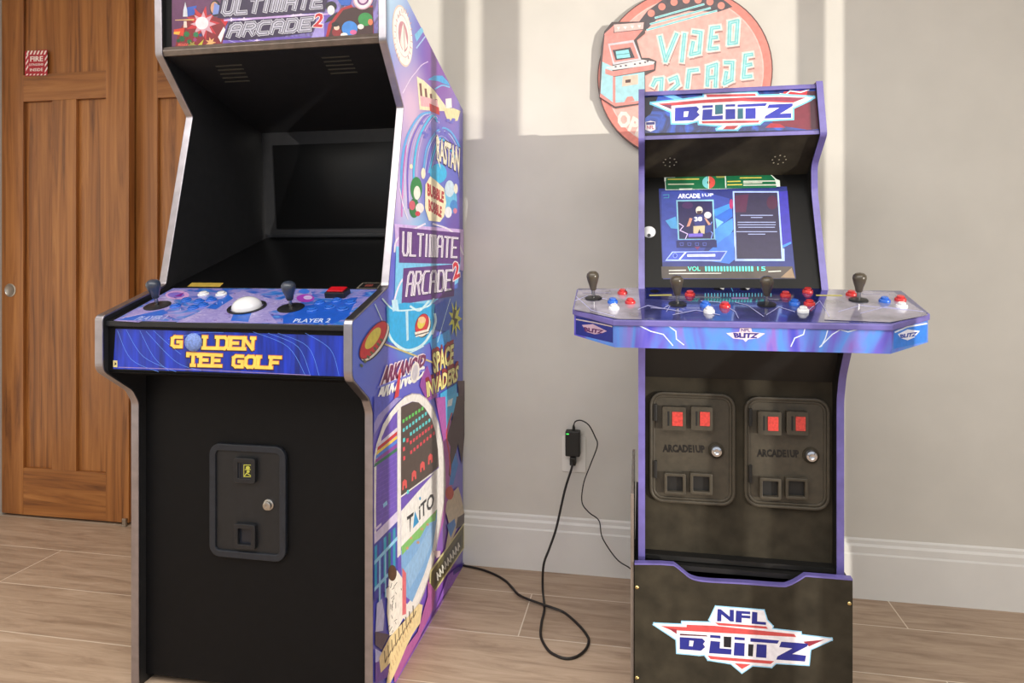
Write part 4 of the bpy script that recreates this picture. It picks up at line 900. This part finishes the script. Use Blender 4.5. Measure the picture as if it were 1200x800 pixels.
A.polys([[(955, 155), (1000, 145), (1040, 162), (980, 166)], [(1120, 158), (1150, 146), (1210, 160), (1150, 166)]], (16, 14, 20)); A.polys([[(1000, 150), (1030, 150), (1025, 162)], [(1165, 150), (1195, 152), (1180, 162)]], (226, 226, 226))
A.line([(1085, 170), (1075, 150), (1095, 135)], 5, (80, 160, 200)); A.line([(130, 180), (300, 180)], 6, (150, 146, 170)); A.line([(1920, 186), (2080, 190)], 6, (170, 166, 186))
A.build('deck_artwork', deck)
grip2 = mat('joystick_grip_bronze', (74, 66, 54), .28, 0, .08, 30, coat=.4)
for b_, t_ in (((695.5, 349.8), (694.5, 321)), ((794, 356.5), (793, 326)), ((898.5, 357), (898.5, 327)), ((1006, 352), (1007.5, 323))): joystick(deck, dpt, dn, b_, t_, grip2, .072, .0225, .0165)
for p, m in (((729.5, 344), btn_red), ((718, 354.5), btn_blue), ((738.5, 355), btn_red), ((719.5, 362), btn_white), ((808.5, 346), btn_red), ((826.5, 358.5), btn_blue), ((849.5, 359.5), btn_red), ((831, 365.5), btn_white), ((920.5, 347), btn_red), ((946.5, 342.5), btn_red), ((931, 356.5), btn_blue), ((948.5, 357), btn_red), ((941, 365), btn_white), ((997.5, 346), btn_red), ((1036.5, 353.5), btn_blue), ((1055, 352), btn_red), ((1056.5, 360), btn_white)):
    button(deck, dpt, dn, p, m, .0135, .016)
# fascia artwork: front and both wings
fy = shrink(outl[2], .004)[1]
A = Art((0, fy, 0), (0, -1, 0), .0002)
A.poly([(721, 381.5), (1045, 387), (1045, 410), (721, 403.5)], fpur)
A.T(660, 300, 2.727)
lw = (214, 226, 250)
for pts in ([(235, 218), (280, 240), (320, 250), (350, 285)], [(330, 218), (360, 240), (362, 265), (385, 283)], [(775, 222), (768, 250), (740, 262), (728, 288)], [(820, 290), (860, 250), (885, 235), (910, 242), (965, 228)], [(845, 238), (838, 262), (825, 288)]):
    A.line(pts, 3.4, lw, False)
A.k += 1
def mini(cx, cy, k, tx=0):
    A.poly([(cx-62*k, cy-4*k), (cx-20*k, cy-8*k), (cx-18*k, cy-20*k), (cx+18*k, cy-20*k), (cx+20*k, cy-8*k), (cx+62*k, cy-3*k), (cx+40*k, cy+12*k), (cx+8*k, cy+16*k), (cx, cy+24*k), (cx-8*k, cy+16*k), (cx-40*k, cy+13*k)], (228, 206, 216))
    A.text('NFL', [(cx-14*k, cy-18*k), (cx+14*k, cy-18*k), (cx+14*k, cy-9*k), (cx-14*k, cy-9*k)], (54, 44, 130), .03); A.text('BLITZ', [(cx-38*k, cy-4*k), (cx+40*k, cy-3*k), (cx+34*k, cy+11*k), (cx-34*k, cy+10*k)], (54, 44, 130), .06)
mini(583, 250, 1)
A.build('fascia_artwork', wing)
pl = [shrink(p, .004) for p in outl]
for (p, q, sgn) in ((pl[1], pl[2], 0), (pl[3], pl[4], 1)):
    nn = Vector((q[1]-p[1], -(q[0]-p[0]), 0)).normalized()
    A = Art((p[0], p[1], 0), nn, .0002)
    if sgn == 0:
        A.T(660, 310, 5.4545); A.poly([(80, 330), (318, 372), (318, 500), (80, 444)], (34, 44, 128))
        A.line([(85, 350), (200, 370), (310, 395)], 8, (190, 176, 176)); A.poly([(120, 385), (190, 380), (280, 425), (240, 440), (200, 445), (150, 430)], (190, 160, 180)); A.text('BLITZ', [(135, 400), (255, 420), (245, 440), (140, 425)], (90, 40, 90), .06)
    else:
        A.T(870, 310, 5.217); A.poly([(925, 400), (1130, 360), (1125, 470), (925, 515)], (46, 120, 214))
        A.line([(935, 412), (1010, 380), (1125, 360)], 9, (226, 232, 246)); A.poly([(950, 425), (1010, 395), (1085, 405), (1050, 445), (1010, 462), (970, 450)], (226, 226, 240)); A.text('BLITZ', [(965, 428), (1070, 412), (1055, 436), (970, 448)], (40, 70, 160), .06)
    A.build('wing_artwork', wing)
# ---- lower body
LPY = -.700
MB().box((bx0, LPY, .388), (bx1, LPY+.012, .852)).build('front_panel', bk2, cabR)
MB().prism([(bx0, LPY, .852), (bx0, -.762, .947), (bx0, -.752, .953), (bx0, LPY+.012, .858)], (bx1-bx0, 0, 0)).build('upper_panel', bk_in, cabR)
MB().box((bx0, -.73, .388), (bx1, -.15, .40)).build('bottom_panel', bk_in, cabR)
frm = mat('coin_door_moulding', (66, 60, 50), .45, 0, .08, 60, spec=.4); lockm = mat('chrome_lock', (206, 208, 214), .15, 1)
redl = mat('red_reject_window', (196, 62, 56), .3, 0, .1, 200, coat=.4)
def coin_door(dx, dy, first):
    def Q(x, y): return onY(x+dx, y+dy, LPY)
    a_, b_ = Q(761, 457.5), Q(861, 592); cx_, cz_ = (a_.x+b_.x)/2, (a_.z+b_.z)/2; W_, H_ = b_.x-a_.x, a_.z-b_.z
    o = Vector((cx_, LPY-.0005, cz_))
    root = ring_prism(W_, H_, .034, .008, o, .012).build('coin_door', frm, cabR, bevel=.0025)
    ring_prism(W_-.015, H_-.015, .028, .007, o, .008).build('door_frame', frm, root, bevel=.002)
    rr_prism(W_-.028, H_-.028, .02, o, Xa, Za, Nf, .005).build('door_plate', frm, root, bevel=.0015)
    def bx_(x0_, y0_, x1_, y1_): 
        p, q = Q(x0_, y0_), Q(x1_, y1_); return Vector(((p.x+q.x)/2, LPY-.0055, (p.z+q.z)/2)), q.x-p.x, p.z-q.z
    for (x0_, y0_, x1_, y1_) in ((776, 474, 803, 502), (809, 474, 834, 502)):
        c_, w_, h_ = bx_(x0_, y0_, x1_, y1_); r_ = rr_prism(w_, h_, .004, c_, Xa, Za, Nf, .019).build('coin_slot', frm, root, bevel=.0015)
        rr_prism(w_*.45, h_*.60, .001, c_+Xa*w_*.14+Nf*.0192, Xa, Za, Nf, .002).build('reject_button', redl, r_, bevel=.0008)
        rr_prism(w_*.08, h_*.62, .0008, c_-Xa*w_*.24+Nf*.0192, Xa, Za, Nf, .0004).build('slot', mat('slot_dark', (5, 5, 6), .6), r_)
    for (x0_, y0_, x1_, y1_) in ((778, 551, 803, 577), (808, 551, 834, 577)):
        c_, w_, h_ = bx_(x0_, y0_, x1_, y1_); r_ = ring_prism(w_, h_, .004, w_*.14, c_, .017).build('coin_return', frm, root, bevel=.0015)
        rr_prism(w_*.72, h_*.72, .001, c_, Xa, Za, Nf, .005).build('return_flap', bk_in, r_)
    p = Q(839, 527)
    MB().lathe([(.020, 0), (.020, .003), (.018, .0035)], (p.x, LPY-.0055, p.z), Nf, 28).build('lock_plate', bk2, root, True)
    MB().lathe([(.0155, .0035), (.0155, .008), (.0125, .013), (.007, .014), (.004, .012), (0, .012)], (p.x, LPY-.0055, p.z), Nf, 24).build('lock', lockm, root, True)
    for y_ in (482, 548): 
        p = Q(768, y_); MB().box((p.x-.004, LPY-.016, p.z-.022), (p.x+.004, LPY-.005, p.z+.022)).build('hinge', bk_in, root, bevel=.001)
    A = Art((0, LPY-.0056, 0), (0, -1, 0), .0004); q_ = [(777+dx, 521+dy), (825+dx, 522+dy), (826+dx, 530+dy), (777+dx, 529+dy)]
    A.text('ARCADE1UP', q_, (14, 13, 12), .05); A.build('embossed_lettering', root)
coin_door(0, 0, True); coin_door(110.5, 5.5, False)

# ---- riser
ris = thing('cabinet_riser', 'black riser box with purple scooped top edge and football logo under the slim cabinet', 'riser', (.241, -.45, 0))
RY = -.778; rx0, rx1 = -.0145, .4965
T7 = lambda x, y: onY(730+x/4.2857, 640+y/4.2857, RY)
tops = [T7(*p) for p in ((60, 92), (225, 94), (255, 98), (300, 132), (345, 165), (420, 180), (600, 190), (790, 204), (830, 200), (870, 182), (930, 146), (960, 144), (1151, 160))]
tops[0].x = rx0; tops[-1].x = rx1
tp = spline([(p.x, 0, p.z) for p in tops], 4)
fp = [(p[0], RY, min(p[2], .395)) for p in tp]
fpan = MB().prism([(rx0, RY, .003)] + fp + [(rx1, RY, .003)], (0, .016, 0)).build('front_panel', bk2, ris)
es = MB(); n = len(fp)
V = [(x, y_, z+h_) for h_ in (0, .004) for y_ in (RY-.0005, RY+.017) for x, y, z in fp]
F = []
for i in range(n-1): F += [(i, i+1, n+i+1, n+i), (2*n+i, 2*n+i+1, 3*n+i+1, 3*n+i), (i, i+1, 2*n+i+1, 2*n+i), (n+i, n+i+1, 3*n+i+1, 3*n+i)]
es.mesh(V, F).build('edge_moulding', purple, fpan)
for xa in (rx0, rx1-.014): MB().box((xa, RY+.0165, .003), (xa+.014, -.11, .372)).build('side_panel', bk2, ris)
MB().box((rx0, RY+.03, .3725), (rx1, -.11, .385)).build('top_shelf', bk_in, ris)
MB().box((rx0+.014, -.125, .003), (rx1-.014, -.11, .372)).build('back_panel', bk_in, ris)
brass = mat('brass_screw', (214, 190, 130), .25, 1)
for p in ((746.5, 688), (746.5, 794), (995.5, 707), (995.5, 812)):
    c_ = onY(p[0], p[1], RY); MB().lathe([(.0048, -.001), (.0046, .001), (.003, .0026), (0, .003)], c_, Nf, 14).build('screw', brass, fpan, True)
A = Art((0, RY, 0), (0, -1, 0), .0002).T(730, 640, 4.2857)
lo = [(158, 390), (300, 396), (300, 381), (450, 386), (438, 368), (468, 305), (705, 324), (720, 372), (748, 402), (745, 418), (890, 434), (892, 448), (1046, 466), (938, 515), (930, 592), (768, 582), (745, 602), (650, 594), (598, 630), (545, 585), (430, 566), (412, 540), (385, 542), (275, 532), (272, 466)]
A.line(lo+[lo[0]], 17, (150, 206, 240)); A.poly(lo, (240, 236, 244)); A.line(lo+[lo[0]], 6, (240, 236, 244))
rd = (206, 82, 82)
A.polys([[(190, 399), (320, 405), (320, 393), (460, 398), (860, 440), (870, 455), (700, 446), (240, 420)], [(462, 382), (720, 402), (728, 414), (480, 396)], [(425, 548), (500, 556), (760, 576), (742, 590), (640, 582), (440, 566)], [(560, 586), (640, 592), (598, 616)]], rd)
A.polys([[(225, 410), (270, 416), (270, 440)], [(905, 478), (1012, 468), (935, 502)]], (150, 50, 66))
dkb = (40, 46, 136)
A.polys([[(285, 455), (398, 462), (413, 476), (402, 490), (413, 505), (392, 524), (285, 516)], [(440, 474), (488, 478), (486, 511), (546, 516), (544, 543), (432, 536)], [(438, 444), (490, 448), (490, 462), (438, 458)], [(560, 482), (612, 486), (610, 551), (556, 547)], [(560, 454), (612, 458), (612, 472), (560, 468)],
         [(640, 460), (785, 472), (776, 488), (640, 478)], [(672, 490), (722, 494), (720, 560), (668, 556)], [(795, 478), (930, 488), (925, 502), (850, 540), (920, 548), (914, 578), (770, 568), (776, 552), (850, 512), (785, 505)]], dkb)
A.polys([[(286, 438), (420, 446), (425, 452), (286, 446)]], (90, 40, 60)); A.polys([[(506, 452), (545, 454), (543, 508), (506, 505)], [(630, 490), (656, 492), (652, 552), (628, 550)]], (30, 30, 38)); A.poly([(334, 472), (356, 474), (350, 502), (332, 500)], (240, 236, 244))
A.text('N', [(480, 318), (552, 322), (552, 374), (478, 372)], dkb, .045); A.text('F', [(575, 326), (632, 330), (632, 382), (573, 378)], dkb, .045); A.text('L', [(655, 332), (712, 338), (712, 390), (653, 385)], dkb, .045)
A.build('logo_print', fpan)
pan = MB().box((-.0245, -.772, 0), (-.0165, -.36, .567)).build('side_board', mat('smoky_acrylic', (122, 110, 102), .2, 0, .12, 12, coat=.5), None, bevel=.001, loc=(-.02, -.56, 0))
tag(pan, 'thin grey upright board standing against the left side of the riser', 'panel')

# ================================================================ WALL SIGN
SY = -.022
sc = Vector((.1495, 0, 1.8225)); SR = .3045
pk = (232, 138, 126); salmon = (238, 178, 168); dks = (96, 84, 84); mint = (122, 204, 206)
sgn = thing('wall_sign', 'round pink retro arcade sign in painted neon style hung on the wall', 'sign', (sc.x, 0, sc.z-SR))
disc = MB().prism([(sc.x+SR*math.cos(2*math.pi*i/64), SY, sc.z+SR*math.sin(2*math.pi*i/64)) for i in range(64)], (0, -SY-.002, 0)).build('disc', mat('sign_edge_dark', (104, 76, 72), .5), sgn)
A = Art((0, SY, 0), (0, -1, 0), .0003); cpx = (802.5, 85)
def wdisc(r, m): A.mb.face([Vector((sc.x+r*math.cos(2*math.pi*i/64), SY-A.k*A.eps, sc.z+r*math.sin(2*math.pi*i/64))) for i in range(64)], A.mi(m)); A.k += 1
wdisc(SR-.004, pk); wdisc(SR-.030, (236, 196, 188)); wdisc(SR-.034, salmon)
A.T(680, 0, 4.704)
A.poly([(300, 150), (370, 60), (480, -20), (560, -55), (700, -50), (780, -10), (840, 38), (760, 66), (600, 60), (420, 110), (360, 170)], (90, 84, 90))
for x_, y_ in ((391, 73), (450, 37), (517, 12), (584, 0), (650, 0), (715, 10), (777, 31)): A.ell(x_, y_, 20, 20, (232, 146, 132), lift=False)
A.k += 1
for q in ([(415, 98), (680, 24)], [(388, 132), (715, 45)], [(370, 165), (750, 60)]): A.line(q, 11, (196, 232, 236), False)
A.k += 1
for q in ([(415, 98), (680, 24)], [(388, 132), (715, 45)], [(370, 165), (750, 60)]): A.line(q, 6, mint, False)
A.k += 1
crm = (240, 226, 218)
def neon(strokes, shade=True):
    if shade:
        for s_ in strokes: A.line([(x+4, y+12) for x, y in s_], 34, (176, 134, 126), False)
        A.k += 1
    for wd, c_ in ((40, (244, 222, 214)), (26, (196, 226, 224)), (18, mint), (6, (176, 226, 226))):
        for s_ in strokes: A.line(s_, wd, c_, False)
        A.k += 1
neon([[(440, 205), (470, 335), (530, 190)], [(575, 190), (560, 335)], [(625, 175), (665, 180), (655, 290), (610, 300), (622, 235)], [(765, 150), (725, 155), (712, 270), (755, 265)], [(718, 210), (750, 205)], [(825, 125), (868, 115), (860, 235), (820, 240), (825, 125)]])
neon([[(400, 470), (415, 440), (450, 435), (445, 500)], [(495, 440), (530, 425), (540, 465), (500, 500)], [(645, 385), (600, 390), (590, 480)], [(700, 470), (705, 370), (750, 355), (745, 475)], [(703, 430), (745, 425)], [(800, 345), (840, 345), (835, 440), (795, 460), (805, 400)], [(945, 300), (910, 305), (900, 425), (940, 420)], [(905, 362), (940, 355)]])
0 and neon([[(215, 640), (240, 625), (265, 645), (250, 675), (222, 665), (215, 640)], [(265, 700), (285, 680), (310, 690), (300, 720)]], False)
# pale OPEN lettering low on the disc, partly hidden by the cabinet
A.text('OPEN', [(222, 605), (430, 720), (390, 790), (200, 680)], (244, 226, 216), .05)
A.build('sign_artwork', disc)
# raised little cabinet picture, cut-out board
T1 = lambda x, y, Y=SY-.006: onY(690+x/6.67, 10+y/6.67, Y)
cut = [(120, 180), (180, 105), (440, 100), (440, 190), (375, 245), (415, 385), (470, 385), (530, 410), (520, 480), (440, 520), (445, 740), (210, 778), (80, 690), (95, 300)]
ct = MB().prism([T1(*p) for p in cut], (0, .006-SY-.002, 0)).build('cutout_board', mat('sign_edge_grey', (98, 88, 88), .5), sgn)
A = Art((0, SY-.006, 0), (0, -1, 0), .0003).T(690, 10, 6.67)
lt = (168, 216, 224); pk2 = (224, 146, 138)
A.poly([(125, 195), (195, 130), (185, 420), (180, 540), (195, 735), (90, 665), (105, 420)], pk2); A.poly([(105, 415), (180, 450), (190, 530), (190, 735), (92, 662)], lt); A.poly([(195, 125), (430, 108), (425, 160), (200, 185)], (232, 196, 190)); A.polys([star(x_, y_, 15, 8, 3, 1, 1, 1.5) for x_, y_ in ((232, 152), (285, 148), (340, 142), (395, 138))], (250, 236, 230))
A.poly([(200, 190), (425, 165), (350, 250), (150, 270), (120, 200)], pk2); A.poly([(150, 275), (350, 245), (410, 400), (190, 440)], (214, 208, 214)); A.poly([(165, 290), (345, 265), (390, 390), (200, 420)], pk2); A.poly([(185, 325), (325, 302), (360, 385), (210, 405)], (80, 74, 80)); A.poly([(210, 335), (310, 320), (325, 380), (220, 392)], (150, 226, 230)); A.line([(215, 362), (320, 350)], 6, (96, 150, 160))
A.poly([(130, 460), (420, 400), (515, 415), (505, 440), (190, 480)], (226, 222, 222)); A.poly([(128, 470), (190, 490), (512, 435), (510, 475), (195, 530), (130, 510)], pk2)
for x_, y_ in ((210, 455), (250, 450), (290, 445), (360, 435), (400, 428), (440, 420), (460, 412)): A.ell(x_, y_, 9, 6, (90, 84, 90), lift=False)
A.k += 1
A.poly([(190, 535), (435, 495), (438, 720), (200, 755)], lt); A.poly([(188, 535), (208, 532), (208, 760), (188, 745)], pk2); A.poly([(265, 530), (385, 515), (385, 590), (260, 610)], (232, 196, 176)); A.poly([(285, 558), (328, 552), (326, 578), (286, 582)], (90, 70, 66)); A.poly([(275, 735), (300, 690), (340, 685), (360, 720)], pk2); A.poly([(90, 665), (195, 738), (438, 718), (440, 735), (205, 765), (85, 690)], pk2)
A.build('cutout_artwork', ct)

# ================================================================ OUTLET, ADAPTER, CORDS
pw = mat('white_plate', (232, 229, 222), .4, 0, .01, 10); bkp = mat('black_adapter', (30, 29, 26), .5, 0, .08, 40); cordm = mat('black_cord', (30, 25, 22), .5, 0, .1, 60)
ou = thing('wall_outlet', 'white wall outlet plate behind the black adapter', 'outlet', (-.242, 0, .374))
MB().prism([Vector((-.242, 0, .440))+Xa*u+Za*v for u, v in rrect(.088, .132, .006)], Nf*.005).build('cover_plate', pw, ou, bevel=.0015)
MB().prism([Vector((-.242, -.005, .440))+Xa*u+Za*v for u, v in rrect(.036, .070, .003)], Nf*.0015).build('receptacle', pw, ou, bevel=.0005)
adp = thing('power_adapter', 'black power adapter with a small green light plugged into the wall outlet', 'adapter', (-.243, -.007, .44))
MB().box((-.2705, -.042, .440), (-.217, -.007, .533)).build('case', bkp, adp, bevel=.004)
MB().box((-.2665, -.0428, .521), (-.257, -.0418, .5245)).build('indicator_light', mat('green_indicator', (70, 230, 90), .4, 0, .02, emit=1.5), adp)
MB().lathe([(.006, 0), (.005, .012), (.003, .02)], (-.241, -.024, .533), (0, 0, 1), 12).build('strain_relief', bkp, adp, True)
P = [Vector((-.241, -.024, .545))] + [onY(x, y, Y) for x, y, Y in ((674, 494, -.05), (681, 492.5, -.065), (690, 498, -.075), (697, 511, -.08), (700, 522, -.08), (692, 544, -.075), (684, 566, -.07), (682, 588, -.07), (690, 600, -.075), (702, 610, -.075), (706, 630, -.075), (722, 654, -.08), (736, 664, -.085), (745, 668, -.085))] + [Vector((.03, -.075, .10)), Vector((.06, -.085, .12))]
tag(MB().tube(spline(P, 6), .0022, 8).build('adapter_cable', cordm, None, True, loc=(-.15, -.1, .1)), 'thin black cable looping from the top of the adapter down behind the riser', 'cable')
P = [onY(671, 538, -.03), onY(670, 548, -.05), onY(662, 574, -.07), onY(652, 618, -.10), onY(644, 642, -.125), onY(637, 662, -.15)]
fl = [(636, 690), (638, 712), (634.5, 730), (634, 746), (642, 761), (652, 768), (664, 771.5), (676, 769), (686, 761), (690, 751), (687, 743), (678, 732), (662, 718), (648, 712), (636, 708), (610, 698), (600, 688), (592, 680), (580, 673), (566, 667.5), (556, 665), (547, 661)]
for i, (x, y) in enumerate(fl): P.append(onZ(x, y, .0045 if i not in (13, 14, 15) else .0125))
P[-1] = Vector((-.6575, -.030, .0045))
crd = tag(MB().tube(spline(P, 6), .0042, 8).build('power_cable', cordm, None, True, loc=(-.4, -.3, 0)), 'thick black power cable plugged into outlet and looped on the floor beside tall cabinet', 'cable')
MB().box((-.255, -.035, .405), (-.233, -.0068, .435)).build('plug', bkp, crd, bevel=.003)
